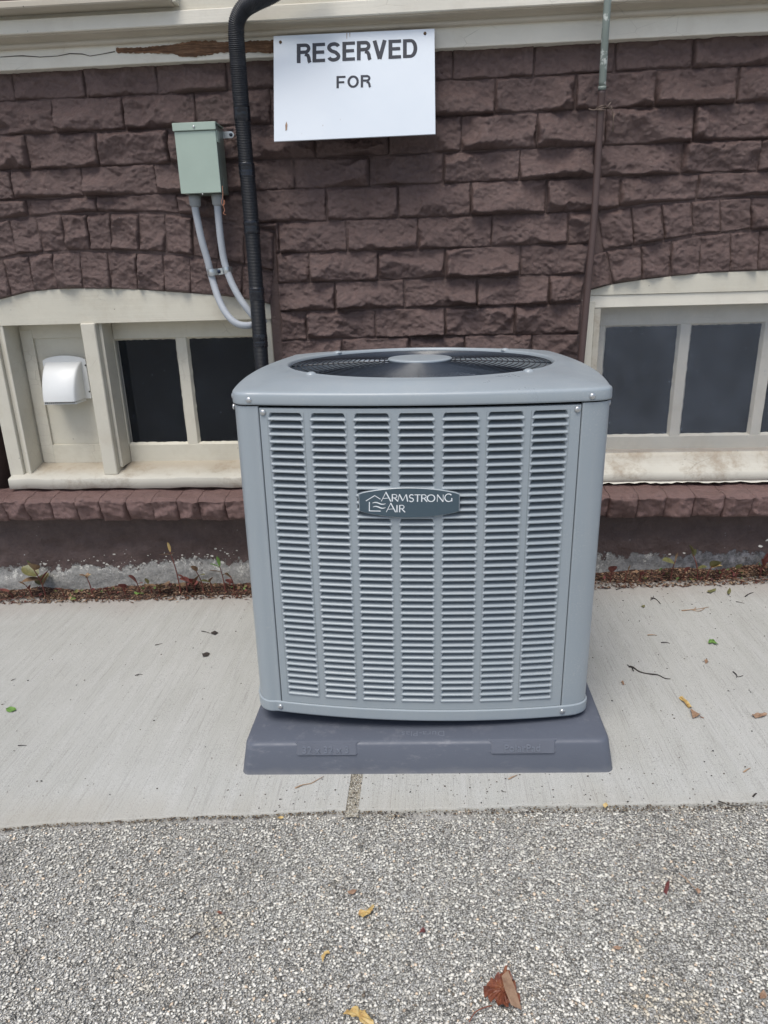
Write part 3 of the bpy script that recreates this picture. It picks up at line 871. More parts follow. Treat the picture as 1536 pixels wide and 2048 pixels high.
# the wall under the paint: weathered scuffs on top edge of the drip board near the hose
rs = np.random.RandomState(8)
def scuff(px0, px1, py0, py1, Y, n, name, mat, parent):
    V = []; Fq = []
    for i in range(n):
        x, y = rs.uniform(px0, px1), rs.uniform(py0, py1); s = rs.uniform(.0015, .005)
        p = at(x, y, Y); k = len(V); m_ = rs.randint(5, 8)
        for a in range(m_):
            r_ = s*(.5+rs.rand()); V.append((p.x+r_*1.8*math.cos(a*6.283/m_), p.y, p.z+r_*.8*math.sin(a*6.283/m_)))
        Fq.append(tuple(range(k, k+m_)))
    return mesh(name, V, Fq, mat, parent)
M['flake'] = mat_simple('grey_bare_flake', (.33, .32, .30), .8)

# ------------------------------------------------------------------ windows
def qbox(b, p0, p1, y0, y1, ch=.001):
    """box whose front face spans two photograph pixels on the plane y0"""
    a = at(*p0, y0); c = at(*p1, y0)
    b.box(min(a.x, c.x), max(a.x, c.x), y0, y1, min(a.z, c.z), max(a.z, c.z), ch)
def arch_board(name, cv, xa, xb, zb, y0, y1, mat, parent, drop=.002):
    n = 30; xs = np.linspace(xa, xb, n)
    V = []
    for x in xs:
        z1_ = curve(cv, x)+drop
        for y in (y0, y1):
            V += [(x, y, zb), (x, y, z1_)]
    b = MB()
    for i in range(n-1):
        a, c = i*4, (i+1)*4
        b.add([V[a], V[c], V[c+1], V[a+1], V[a+2], V[c+2], V[c+3], V[a+3]], [(0, 1, 2, 3), (0, 4, 5, 1), (3, 2, 6, 7)])
    return b.build(name, mat, parent, normals=False)
CF, SF = 2.296, 2.385            # casing face, sash face
wl = thing('basement_window', (at(260, 900, CF).x, CF, SILL_Z), 'cream arched basement window left of the grey unit, with a white vent hood in its side panel', 'window')
zhead = at(250, 645, CF).z
arch_board('head_board', intL, WLx[0]-.01, WLx[1]+.004, zhead, CF, 2.41, M['cream'], wl, .003)
sz0, sz1 = at(250, 977, 2.262).z, at(250, 956, 2.262).z
# sill: sloping top
sx0, sx1 = at(17, 965, 2.262).x, at(546, 965, 2.262).x+.03
zr = at(300, 921, SF).z
V = []
for x in np.linspace(sx0, sx1, 40):
    j = .0016*math.sin(x*21)+.001*math.sin(x*57)
    for (y, z) in ((2.42, sz0), (2.264, sz0+j), (2.262, sz0+.002+j), (2.262, sz1-.003+j), (2.2645, sz1+j), (2.30, sz1+(zr-sz1)*.30), (2.35, sz1+(zr-sz1)*.72), (2.42, zr+.004)):
        V.append((x, y, z))
sl = mesh('sill', np.array(V), grid_faces(40, 8), M['sill'], wl)
# left jamb casing, made of three strips
def jx(px, py, Y=CF): return at(px, py, Y).x
MB().box(jx(12, 900), jx(39, 900), CF-.004, 2.42, sz1, zhead, .002).build('casing', M['jamb_side'], wl)
MB().box(jx(39, 900)+.0005, jx(47, 900), CF+.010, 2.42, sz1, zhead, .001).build('casing_bead', M['jamb_side'], wl)
MB().box(jx(47, 900)+.0005, jx(53, 900), CF+.002, 2.42, sz1, zhead, .0015).build('jamb', M['jamb_side'], wl)
# far side panel with raised moulding
pxa, pxb = jx(53, 900), at(205, 800, SF).x
MB().box(pxa, pxb+.02, SF+.004, SF+.02, zr-.01, zhead+.03).build('side_panel', M['cream'], wl)
b = MB(); qbox(b, (62, 660), (89, 925), SF-.006, SF+.003)
b.build('panel_stile', M['jamb_side'], wl)
pL = at(100, 890, SF); pR = at(222, 890, SF)
MB().box(at(89, 900, SF).x+.0006, pxb, SF-.005, SF+.0035, zr-.004, at(120, 889, SF).z, .001).build('panel_rail', M['cream'], wl)
MB().box(at(89, 900, SF).x+.0006, pxb, SF-.004, SF+.0035, at(120, 676, SF).z, zhead+.03, .001).build('panel_rail', M['cream'], wl)
# dividing post
po0, po1 = at(187, 800, CF).x, at(215, 800, CF).x
MB().box(po0, po1, CF-.010, SF+.02, at(225, 948, CF).z, zhead+.001, .003).build('post', M['jamb_side'], wl)
MB().box(po1+.0006, po1+.011, CF+.016, SF+.02, zr-.004, zhead+.001, .001).build('post_stop', M['jamb_side'], wl)
# sash
sxa = po1+.012; sxb = at(536, 760, SF).x
pane_t, pane_b = at(360, 675, SF).z, at(360, 888, SF).z
sa0, sa1 = at(236, 780, SF).x, at(363, 780, SF).x
sb0, sb1 = at(384, 780, SF).x, at(519, 780, SF).x
def sash(parent, xa, xb, panes, zt, zb, ztop, zbot, Y, mat1, mat2, gl):
    MB().box(xa, xb, Y, Y+.030, zt+.0, ztop, .0015).build('sash_rail', mat1, parent)
    MB().box(xa, xb, Y, Y+.030, zbot, zb, .0015).build('sash_rail', mat1, parent)
    edges = [xa]+[e for p in panes for e in p]+[xb]
    for i in range(0, len(edges), 2):
        MB().box(edges[i], edges[i+1], Y+.0006, Y+.030, zb-.001, zt+.001, .002).build('sash_bar' if 0 < i < len(edges)-2 else 'sash_stile', mat2, parent)
    for (a, c) in panes:
        gy = Y+.014
        o = mesh('pane', [(a-.003, gy, zb-.003), (c+.003, gy, zb-.003), (c+.003, gy, zt+.003), (a-.003, gy, zt+.003), (a-.003, gy+.003, zb-.003), (c+.003, gy+.003, zb-.003), (c+.003, gy+.003, zt+.003), (a-.003, gy+.003, zt+.003)],
                 [(0, 1, 2, 3), (7, 6, 5, 4), (0, 4, 5, 1), (3, 2, 6, 7), (0, 3, 7, 4), (1, 5, 6, 2)], gl, parent)
        # uneven putty bead round the glass
        b = MB(); rsn = np.random.RandomState(int(abs(a)*1000))
        def bead(x0, z0, x1, z1, nxn, nzn):
            n = 28; V = []
            for i in range(n+1):
                t = i/n; wv = .0045+.0022*rsn.rand()
                px_, pz_ = x0+(x1-x0)*t, z0+(z1-z0)*t
                V += [(px_, Y+.003, pz_), (px_+nxn*wv, gy-.0004, pz_+nzn*wv)]
            b.add(V, [tuple(f) for f in grid_faces(n+1, 2)])
        bead(a, zb, a, zt, 1, 0); bead(c, zb, c, zt, -1, 0); bead(a, zb, c, zb, 0, 1); bead(a, zt, c, zt, 0, -1)
        b.build('putty', mat1, parent, normals=False)
sash(wl, sxa, sxb, [(sa0, sa1), (sb0, sb1)], pane_t, pane_b, zhead+.02, zr-.004, SF, M['cream'], M['jamb_side'], M['glass'])
# right jamb of the left window
MB().box(at(528, 690, CF).x, WLx[1]-.002, CF+.006, 2.42, sz1, at(528, 616, CF).z, .002).build('jamb', M['jamb_side'], wl)
# dark basement behind
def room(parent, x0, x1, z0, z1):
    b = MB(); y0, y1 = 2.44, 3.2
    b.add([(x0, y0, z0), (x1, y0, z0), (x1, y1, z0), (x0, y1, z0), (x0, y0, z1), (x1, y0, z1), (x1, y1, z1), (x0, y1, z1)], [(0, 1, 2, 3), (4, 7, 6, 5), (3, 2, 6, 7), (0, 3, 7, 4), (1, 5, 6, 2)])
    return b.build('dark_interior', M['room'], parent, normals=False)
room(wl, WLx[0], WLx[1], .2, 1.2)

# right window, with a storm pane in front of the sash
C2 = 2.294; S2 = 2.365
wr = thing('basement_window', (at(1400, 900, C2).x, C2, at(1300, 965, 2.27).z), 'cream arched basement window right of the grey unit, behind a scratched storm pane', 'window')
zj = at(1400, 585, C2).z
zj2 = at(1400, 610.5, C2).z
arch_board('head_board', intR, WRx[0]-.004, WRx[1], zj+.0006, C2, 2.41, M['cream'], wr, .003)
MB().box(WRx[0]+.012, WRx[1], C2+.004, 2.41, zj2, zj, .0015).build('head_strip', M['cream_face'], wr)
x1a, x1b, x1c = at(1175, 700, C2).x-.008, at(1184, 700, C2).x, at(1197.5, 700, C2).x
rz1 = at(1300, 943, 2.268).z
MB().box(x1a, x1b, C2, 2.41, rz1, zj2+.02, .0015).build('casing', M['jamb_side'], wr)
MB().box(x1b+.0005, x1c, C2+.006, 2.41, rz1, zj2-.0006, .0015).build('jamb', M['sill'], wr)
MB().box(WRx[1]-.04, WRx[1], C2, 2.41, rz1, zj2-.0006, .0015).build('jamb', M['jamb_side'], wr)
rpt, rpb = at(1400, 647, S2).z, at(1400, 871, S2).z
rzr = at(1300, 909, S2-.01).z
pns = []
for a, c, yy in ((1203, 1350, 760), (1371, 1515, 760)):
    pns.append((at(a, yy, S2).x, at(c, yy, S2).x))
wpn = pns[1][1]-pns[1][0]; gp = pns[1][0]-pns[0][1]
pns.append((pns[1][1]+gp, pns[1][1]+gp+wpn))
sash(wr, x1c+.0006, WRx[1]-.0406, pns, rpt, rpb, zj2+.02, rzr-.01, S2, M['cream'], M['jamb_side'], M['glass'])
gy = C2+.020
stz = at(1300, 906, gy).z
mesh('storm_pane', [(x1c+.001, gy, stz), (WRx[1]-.041, gy, stz), (WRx[1]-.041, gy, zj2-.001), (x1c+.001, gy, zj2-.001), (x1c+.001, gy+.002, stz), (WRx[1]-.041, gy+.002, stz), (WRx[1]-.041, gy+.002, zj2-.001), (x1c+.001, gy+.002, zj2-.001)],
     [(0, 1, 2, 3), (7, 6, 5, 4), (0, 4, 5, 1), (3, 2, 6, 7), (0, 3, 7, 4), (1, 5, 6, 2)], M['glass_storm'], wr)
V = []
rz0 = at(1300, 963, 2.262).z; rzf = at(1300, 945, 2.268).z
for x in np.linspace(WRx[0]+.004, WRx[1], 40):
    j = .0015*math.sin(x*19)+.001*math.sin(x*63)
    for (y, z) in ((2.42, rz0), (2.264, rz0+j), (2.262, rz0+.003+j), (2.264, rzf-.002+j), (2.268, rzf+j), (2.31, rzf+(stz-rzf)*.8), (gy, stz+.002), (2.42, stz+.003)):
        V.append((x, y, z))
mesh('sill', np.array(V), grid_faces(40, 8), M['sill'], wr)
V = []
rs = np.random.RandomState(4)
for i, x in enumerate(np.linspace(WRx[0]+.004, WRx[1], 60)):
    zb_ = rz0-.008+.006*rs.rand()
    V += [(x, 2.266, rz0+.001), (x, 2.262, zb_)]
mesh('caulk_line', np.array(V), grid_faces(60, 2), M['cream_face'], wr)
room(wr, WRx[0], WRx[1], .2, 1.2)

# ------------------------------------------------------------------ vent hood in the side panel
hp = at(125, 800, SF)
hood = thing('vent_hood', (hp.x, SF-.01, at(125, 806, SF).z), 'white plastic dryer vent hood on the cream panel in the left window', 'vent')
fx0, fx1 = at(93, 760, SF-.010).x, at(178, 760, SF-.010).x
fz1, fz0 = at(130, 711, SF-.010).z, at(150, 797, SF-.010).z
n = 14
poly = [(fx0, fz0), (fx1, fz0)]+[(fx1-(fx1-fx0)*t, fz1-.016+.016*math.sin(math.pi*min(1, max(0, t)))**.6) for t in np.linspace(0, 1, n)]
MB().prism(poly, SF-.014, SF-.006).build('flange', M['vinyl'], hood)
hw = (at(152, 780, SF-.085).x-at(84, 780, SF-.085).x)
hx0, hx1 = at(86, 790, SF-.085).x, at(151, 790, SF-.085).x
hx0b, hx1b = fx0+.010, fx1-.014
zt_ = fz1-.020; zb_ = at(120, 803, SF-.085).z
rows = []
for i in range(13):
    a = i/12*math.pi/2
    d = .085*math.sin(a)**.9 if i else .0
    zc = zt_-(zt_-zb_)*(1-math.cos(a))**.75
    t = d/.085
    l_, r_ = hx0b+(hx0-hx0b)*t, hx1b+(hx1-hx1b)*t
    y = SF-.010-d
    e = .006
    rows.append([(l_, SF-.010, zc-.001), (l_, y+e*min(1, t*4), zc), (l_+e, y, zc), (r_-e, y, zc), (r_, y+e*min(1, t*4), zc), (r_, SF-.010, zc-.001)])
V = np.array(rows); mesh('cowl', V.reshape(-1, 3), grid_faces(13, 6)[:, ::-1], M['vinyl'], hood, True)
b = MB(); 
for i in range(17):
    x = hx0+.002+(hx1-hx0-.004)*i/16
    b.box(x-.0007, x+.0007, SF-.088, SF-.012, zb_-.010, zb_-.002)
for i in range(4):
    y = SF-.086+.022*i
    b.box(hx0, hx1, y-.0008, y+.0008, zb_-.0095+i*.0004, zb_-.0075+i*.0004)
b.build('grid', M['vinyl'], hood)
def screw(name, p, mat, parent, r=.0045, n=(0, -1, 0), hgt=.003, slot=True):
    """pan-head screw with a slot: a small dome along n"""
    z = Vector(n).normalized(); q = z.to_track_quat('Z', 'Y').to_matrix()
    V = []; seg = 12
    for (rr, hh) in ((1, 0), (1, .35), (.86, .75), (.5, 1.0)):
        for k in range(seg):
            a = 6.2832*k/seg; V.append(Vector(p)+q @ Vector((rr*r*math.cos(a), rr*r*math.sin(a), hh*hgt)))
    Fq = [tuple(f) for f in grid_faces(4, seg, True)]+[tuple(36+k for k in range(12))]
    o = mesh(name, [tuple(v) for v in V], Fq, mat, parent, True)
    return o
for px_, py_ in ((91.5, 730), (171, 730.5), (179, 783)):
    screw('screw', at(px_, py_, SF-.0142), M['twig'], hood, .0028)

# ------------------------------------------------------------------ sign
def text_mesh(txt, bold=0.0, space=1.0, res=6, extrude_=0.0):
    cu = bpy.data.curves.new('lettering', 'FONT')
    cu.body = txt; cu.offset = bold; cu.space_character = space; cu.resolution_u = res; cu.extrude = extrude_
    o = bpy.data.objects.new('lettering', cu); COL.objects.link(o)
    bpy.context.view_layer.update()
    me = bpy.data.meshes.new_from_object(o.evaluated_get(bpy.context.evaluated_depsgraph_get()))
    bpy.data.objects.remove(o)
    co = np.empty(len(me.vertices)*3); me.vertices.foreach_get('co', co)
    return me, co.reshape(-1, 3)
SY, SYB = 2.236, 2.188                     # nailed at the top, the bottom edge hangs off the bricks
s_tl, s_tr, s_br, s_bl = at(547, 72, SY), at(869, 57, SY), at(871, 268, SYB), at(548, 283, SYB)
sign = thing('parking_sign', tuple((s_bl+s_br)/2), 'white board sign reading RESERVED FOR, nailed to the trim above the unit', 'sign')
sn = (s_tr-s_tl).cross(s_bl-s_tl).normalized()
if sn.y > 0: sn = -sn
def sign_pt(px, py, lift=.0006):
    d = ray(px, py); o = Vector((0, 0, CAM_H)); t = (s_tl-o).dot(sn)/d.dot(sn); return o+d*t+sn*lift
V = []
for ins, lf in ((0, -.005), (0, -.0006), (.0007, 0)):
    cc = (s_tl+s_tr+s_br+s_bl)/4
    V += [tuple(p+(cc-p).normalized()*ins+sn*lf) for p in (s_bl, s_br, s_tr, s_tl)]
mesh('board', V, [tuple(f) for f in grid_faces(3, 4, True)]+[(8, 9, 10, 11), (3, 2, 1, 0)], M['sign'], sign)
def sign_strokes(segs):
    V = []; Fq = []
    for n_s, (pl, wd) in enumerate(segs):
        n_ = len(pl); k = len(V)
        for i, p in enumerate(pl):
            a = pl[max(0, i-1)]; c = pl[min(n_-1, i+1)]
            dx, dy = c[0]-a[0], c[1]-a[1]; L_ = math.hypot(dx, dy)+1e-9
            h_ = (wd[i] if isinstance(wd, list) else wd)/2; nx_, ny_ = -dy/L_*h_, dx/L_*h_
            for s_ in (1, -1): V.append(tuple(sign_pt(p[0]+nx_*s_, p[1]+ny_*s_, .0004+.00007*(n_s % 7))))
        for i in range(n_-1): Fq.append((k+2*i, k+2*i+1, k+2*i+3, k+2*i+2))
    return mesh('lettering', V, Fq, M['black_print'], sign)
def sarc(cx, cy, rx, ry, a0, a1, n=14): return [(cx+rx*math.cos(math.radians(a0+(a1-a0)*i/n)), cy+ry*math.sin(math.radians(a0+(a1-a0)*i/n))) for i in range(n+1)]
def glyph(ch, w_, h, T, B_):
    """block letters, origin at the bottom left, y downward; T upright weight, B_ bar weight"""
    x0, x1, t, b_ = T/2, w_-T/2, -h, 0
    if ch == 'E': return [([(x0, b_), (x0, t)], T), ([(0, t+B_/2), (w_, t+B_/2)], B_), ([(0, -h*.52), (w_*.93, -h*.52)], B_), ([(0, -B_/2), (w_, -B_/2)], B_)]
    if ch == 'F': return [([(x0, b_), (x0, t)], T), ([(0, t+B_/2), (w_, t+B_/2)], B_), ([(0, -h*.48), (w_*.86, -h*.48)], B_)]
    if ch == 'R': return [([(x0, b_), (x0, t)], T), ([(0, t+B_/2)]+sarc(w_*.60, -h*.735, w_*.40-T/2, h*.265-B_/2, -90, 90)+[(0, -h*.47-B_/2)], B_*1.05), ([(w_*.60, -h*.45), (w_*.80, -h*.38), (w_*.87, -h*.25), (w_*.90, -h*.08), (w_*.96, 0)], T*.95)]
    if ch == 'S': return [(sarc(w_*.5, -h*.735, w_*.5-T/2, h*.265-B_/2, -15, -230, 12)+[(w_*.35, -h*.55), (w_*.65, -h*.47)]+sarc(w_*.5, -h*.265, w_*.5-T/2, h*.265-B_/2, -50, 165, 12), B_*1.12)]
    if ch == 'V': return [([(T*.5, t), (w_*.5, -T*.1)], T*1.02), ([(w_-T*.5, t), (w_*.5, -T*.1)], T*1.02)]
    if ch == 'D': return [([(x0, b_), (x0, t)], T), ([(0, t+B_/2)]+[(w_*.45, t+B_/2)]+sarc(w_*.52, -h*.5, w_*.48-T/2, h*.5-B_/2, -80, 80)+[(w_*.45, -B_/2), (0, -B_/2)], [B_]*2+[B_+(T-B_)*math.sin(math.pi*i/14) for i in range(15)]+[B_]*2)]
    if ch == 'O': return [(sarc(w_*.5, -h*.5, w_*.5-T/2, h*.5-B_/2, 0, 360, 28), [B_+(T-B_)*abs(math.cos(6.2832*i/28)) for i in range(29)])]
def word(txt, l, r, bl_y, br_y, h_l, h_r, widths, T, B_, gap):
    tot = sum(widths)+gap*(len(txt)-1); k = (r-l)/tot; x = l; out = []
    for ch, w_ in zip(txt, widths):
        ang = (br_y-bl_y)/(r-l)
        for pl, wd in glyph(ch, w_*k, h_l+(h_r-h_l)*(x-l)/(r-l), T, B_):
            out.append(([(x+px_, bl_y+(x+px_-l)*ang+py_) for px_, py_ in pl], wd))
        x += (w_+gap)*k
    return out
sign_strokes(word('RESERVED', 593.6, 834.6, 126.6, 115.2, 38.6, 37.6, [28, 25.5, 27.5, 25.5, 28, 28.5, 25.5, 29], 7.6, 6.5, 3.8))
sign_strokes(word('FOR', 673, 741.2, 176.8, 174.4, 24.5, 24.5, [17.5, 22, 19], 4.8, 4.1, 3.6))
NAIL = mat_simple('rusty_nail', (.10, .06, .03), .6, .4)
for p in ((561, 84.5), (850, 67)): screw('nail', sign_pt(*p, .0), NAIL, sign, .0042, tuple(sn))
mesh('paint_chip', [tuple(sign_pt(x, y)) for x, y in ((571, 262), (574, 260), (575, 250), (573, 243), (570.5, 250))], [(0, 1, 2, 3, 4)], M['leaf_tan'], sign)
mesh('rust_streak', [tuple(sign_pt(x, y)) for x, y in ((693, 66), (694.5, 66), (694, 79), (693.2, 77), )]+[tuple(sign_pt(x, y)) for x, y in ((699, 65.5), (700.4, 65.5), (700, 75), (699.4, 74))], [(0, 1, 2, 3), (4, 5, 6, 7)], M['leaf_tan'], sign)

# ------------------------------------------------------------------ disconnect box
BY0, BY1 = 2.180, 2.268
bx = thing('disconnect_box', (at(400, 387, BY0).x, BY1, at(400, 387, BY0).z), 'sage green electrical disconnect box on the brown bricks left of the black hose', 'electrical box')
bl, br, tl, tr = at(361.5, 387, BY0), at(442, 385, BY0), at(345.5, 247, BY0), at(431.5, 242.5, BY0)
X0, X1 = (bl.x+tl.x)/2, (br.x+tr.x)/2; Z0 = (bl.z+br.z)/2; Z1 = (tl.z+tr.z)/2
lidz = at(388, 261, BY0).z
MB().box(X0+.003, X1-.003, BY0+.004, BY1, Z0+.001, Z1-.004, .0015).build('enclosure', M['box_dark'], bx)
MB().box(X0+.001, X1-.0015, BY0+.0005, BY0+.0035, Z0, lidz-.0015, .0008).build('door', M['box_green'], bx)
b = MB(); b.box(X0-.002, X1+.0005, BY0-.004, BY0+.0045, lidz, Z1, .001); b.box(X0-.002, X1+.0005, BY0+.005, BY1-.004, Z1-.003, Z1+.0005, .0004)
b.build('hood', M['box_green'], bx)
b = MB(); b.prism([(0, 0)]*0 or [(X1-.002, lidz-.03), (X1+.001, lidz-.03), (X1+.001, lidz), (X1-.002, lidz)], BY0+.006, BY0+.03)
b.build('hood_flap', M['box_green'], bx)
screw('screw', at(387.5, 253.5, BY0-.004), M['screw'], bx, .0034)
screw('screw', at(405.5, 388.5, BY0), M['screw'], bx, .0022)
tp = at(452, 270, BY1-.004)
V = [(X1-.004, BY1-.004, tp.z-.009), (tp.x+.016, BY1-.004, tp.z-.009), (tp.x+.022, BY1-.004, tp.z-.006), (tp.x+.025, BY1-.004, tp.z), (tp.x+.022, BY1-.004, tp.z+.006), (tp.x+.016, BY1-.004, tp.z+.009), (X1-.004, BY1-.004, tp.z+.009)]
MB().prism([(v[0], v[2]) for v in V], BY1-.006, BY1-.003).build('mounting_tab', M['zinc'], bx)
screw('screw', (tp.x+.0155, BY1-.006, tp.z), mat_simple('blued_screw', (.05, .06, .08), .4, .7), bx, .0052)
for i, dz in enumerate((.035, .020)):     # pressed knockouts on the right side
    c = Vector((X1-.0028, BY0+.05, Z0+dz)); V = []
    ringp = [(c.x, c.y+.010*math.cos(a), c.z+.010*math.sin(a)) for a in np.linspace(0, 6.2832, 17)]
    tube('knockout', ringp, .0008, M['box_dark'], bx, 5, cap=False)
# copper seal wire
p0 = at(444.5, 372, BY0-.002)
pts = [(0, 0, 0), (.0005, -.002, -.018), (-.002, -.003, -.034), (-.006, -.004, -.042), (-.003, -.003, -.052), (.003, -.002, -.047), (.002, -.003, -.038), (-.001, -.002, -.055), (.001, -.002, -.066), (-.004, -.003, -.074), (.004, -.002, -.078)]
tube('seal_wire', smooth_path([p0+Vector(p) for p in pts], .003), .0009, M['copper'], bx, 6)

# conduits
def hose_path(pts, Ys, step=.004): return smooth_path([at(p[0], p[1], y) for p, y in zip(pts, Ys)], step)
hubs = []
for k, (pts, Ys, lab) in enumerate([
    ([(389, 396), (390, 414), (396, 445), (404, 482), (415, 520), (424, 556), (437, 597), (452, 626), (470, 645), (490, 651), (512, 648), (530, 640)], [2.225, 2.225, 2.228, 2.232, 2.238, 2.24, 2.225, 2.212, 2.205, 2.21, 2.23, 2.25],
     'left grey flexible conduit under the green box, sagging lowest before the black hose'),
    ([(434, 393), (435, 412), (438, 445), (442, 482), (449, 524), (461, 560), (477, 592), (492, 614), (508, 634), (522, 652)], [2.225, 2.225, 2.228, 2.232, 2.236, 2.232, 2.226, 2.222, 2.225, 2.235],
     'right grey flexible conduit under the green box, running straight down behind the black hose')]):
    P = hose_path(pts, Ys)
    c = thing('conduit', tuple(P[-1]), lab, 'conduit', 'conduits under the green box')
    L = 0; rad = []
    for i in range(len(P)):
        if i: L += (P[i]-P[i-1]).length
        rad.append(.0108+.00035*math.sin(L/.0085*6.2832))
    tube('hose', P, .0105, M['conduit'], c, 16, rad)
    h0 = at(pts[0][0], pts[0][1]-6, 2.225); h1 = at(pts[1][0]+1, pts[1][1], 2.225)
    ax = (h1-h0)
    prof = [(0, .0135), (.06, .0150), (.10, .0178), (.45, .0178), (.50, .0172), (.85, .0165), (1.0, .0125)]
    tube('hub', [h0+ax*t for t, _ in prof], .018, M['hub'], c, 20, [r for _, r in prof])
# two-hole strap
sp0, sp1 = at(414, 546, 2.226), at(461, 539, 2.222)
strap = thing('conduit_strap', tuple((sp0+sp1)/2), 'bright galvanised strap clamping the two grey conduits to the bricks', 'strap')
ax = (sp1-sp0); ux = ax.normalized(); dn = Vector((ux.z, 0, -ux.x))
rows = []
def ys(t):
    d = 0
    for c_, w_ in ((.17, .21), (.80, .20)):
        q = (t-c_)/w_
        if abs(q) < 1: d = max(d, .0165*math.sqrt(1-q*q))
    return d
V = []
for i in range(49):
    t = i/48; p = sp0+ax*t; y = 2.252-.0035-ys(t)*1.55
    for s_ in (-.0095, -.0085, -.003, .003, .0085, .0095):
        r_ = .0012 if abs(s_) < .004 and ys(t) > .002 else 0
        V.append((p.x+dn.x*s_, y-r_, p.z+dn.z*s_))
mesh('band', V, grid_faces(49, 6), M['zinc'], strap, True)
screw('bolt', at(437.5, 543, 2.2475), mat_simple('blued_bolt', (.04, .05, .08), .35, .8), strap, .0062)

# ------------------------------------------------------------------ black line-set hose
pts = [(640, -75), (590, -45), (545, -14), (512, 2), (488, 17), (475, 40), (472.5, 62), (473.5, 90), (476.5, 130), (483, 215), (491, 310), (500, 410), (507, 500), (513, 580), (518, 650), (523, 720), (529, 800), (538, 900), (545, 1000)]
Ys = [2.14, 2.142, 2.145, 2.150, 2.158, 2.165, 2.17, 2.175, 2.185, 2.205, 2.215, 2.215, 2.215, 2.215, 2.215, 2.215, 2.215, 2.21, 2.205]
P = hose_path(pts, Ys, .0009)
hs = thing('line_set_hose', tuple(P[-1]), 'black corrugated hose coming over the trim and down behind the grey unit', 'hose')
L = 0; rad = []; tapes = [at(482.5, 225, 2.205), at(490, 340, 2.215), at(502.5, 455, 2.215), at(513.5, 588, 2.215), at(519.5, 682, 2.215)]
Q = []; lastL = -1
for i in range(len(P)):
    if i: L += (P[i]-P[i-1]).length
    Q.append(P[i]); rad.append(.0222+.0011*math.cos(L/.0042*6.2832)+.0006*math.sin(L*19))
V = []; seg = 20; up = None
tube('corrugated_sleeve', Q, .022, M['hose'], hs, seg, rad, cap=False)
for t in tapes:
    i = min(range(len(P)), key=lambda j: (P[j]-t).length)
    a, c = P[max(0, i-12)], P[min(len(P)-1, i+12)]
    d = (c-a).normalized()
    rs = np.random.RandomState(i)
    n = 14
    tube('tape_wrap', [P[i]+d*(k/(n-1)-.5)*(.036+.01*rs.rand()) for k in range(n)], .024, M['tape'], hs, 20, [.0232+.0012*rs.rand() if 0 < k < n-1 else .0222 for k in range(n)], cap=False)

# ------------------------------------------------------------------ thin steel conduit on the right
pts = [(1219, -60), (1215.5, 0), (1211, 60), (1207.5, 120), (1204.5, 172), (1201, 222), (1195, 330), (1187, 450), (1176, 570), (1165, 690), (1154, 800), (1146, 900)]
Ys = [2.19, 2.192, 2.197, 2.210, 2.222, 2.232, 2.240, 2.242, 2.245, 2.248, 2.25, 2.25]
P = hose_path(pts, Ys, .01)
pp = thing('pipe', tuple(P[-1]), 'thin pipe up the bricks right of the sign, brown below and flaking grey green above', 'pipe')
zsp = at(1204.5, 176, 2.222).z
up_ = [p for p in P if p.z >= zsp-.004]; dn_ = [p for p in P if p.z <= zsp+.004]
tube('pipe_upper', up_, .0100, M['pipe_green'], pp, 16)
tube('pipe_lower', dn_, .0103, M['pipe_brown'], pp, 16)
tube('coupling', [p for p in P if abs(p.z-zsp) < .011], .0112, M['pipe_green'], pp, 16)
tw = thing('wire_tie', tuple(at(1201, 217, 2.22)), 'twist of rusty wire tied round the thin pipe right of the sign', 'wire')
c = at(1201.5, 217, 2.230)
for k in range(3):
    R_ = .0128; z0_ = (k-1)*.003
    tube('coil', [c+Vector((R_*math.cos(a), R_*math.sin(a), z0_+.003*math.sin(a*1+k))) for a in np.linspace(0, 6.2832, 17)], .0012, M['rust_wire'], tw, 6, cap=False)
tube('tail', smooth_path([c+Vector((-.012, -.010, -.002)), c+Vector((-.022, -.014, -.006)), c+Vector((-.036, -.012, -.002))], .004), .0012, M['rust_wire'], tw, 6)
tube('tail', smooth_path([c+Vector((.010, -.012, -.002)), c+Vector((.018, -.018, .004)), c+Vector((.024, -.014, .012)), c+Vector((.016, -.02, .002)), c+Vector((.026, -.012, -.006))], .004), .0012, M['rust_wire'], tw, 6)
q0, q1 = at(1226, 226, 2.245), at(1227, 262, 2.250)
tube('tail', [at(1222, 212, 2.235), q0, q1], .0013, M['rust_wire'], tw, 6)
tube('tail', [q0+Vector((.003, 0, 0)), q1+Vector((-.003, 0, -.004))], .0010, M['rust_wire'], tw, 6)

# ------------------------------------------------------------------ pad
pad = thing('equipment_pad', (-.0155, 1.65, gz(-.0155)+.004), 'dark blue grey plastic pad marked 32 x 32 x 3 under the grey unit', 'pad')
# outline follows the ground slope
pbx0, pbx1, pby0, pby1 = -.4215, .3910, 1.2456, 1.2456+.813
PH = .0715
def rrect(x0, x1, y0, y1, r, n=8):
    out = []
    for (cx, cy, a0) in ((x1-r, y0+r, -90), (x1-r, y1-r, 0), (x0+r, y1-r, 90), (x0+r, y0+r, 180)):
        for k in range(n+1):
            a = math.radians(a0+90*k/n); out.append((cx+r*math.cos(a), cy+r*math.sin(a)))
    return out
rows = []
for (ins, z, r) in ((-.001, .0, .018), (0, .003, .018), (.001, .012, .019), (.0085, PH-.007, .024), (.0105, PH-.003, .026), (.0145, PH-.0006, .028), (.020, PH, .03), (.06, PH, .03), (.2, PH, .05)):
    rows.append([(x, y, gz(x)+.004+z) for x, y in rrect(pbx0+ins, pbx1-ins, pby0+ins*1.25, pby1-ins, r)])
V = np.array(rows); nn = V.shape[1]
Fq = [tuple(f) for f in grid_faces(len(rows), nn, True)]+[tuple((len(rows)-1)*nn+k for k in range(nn))]
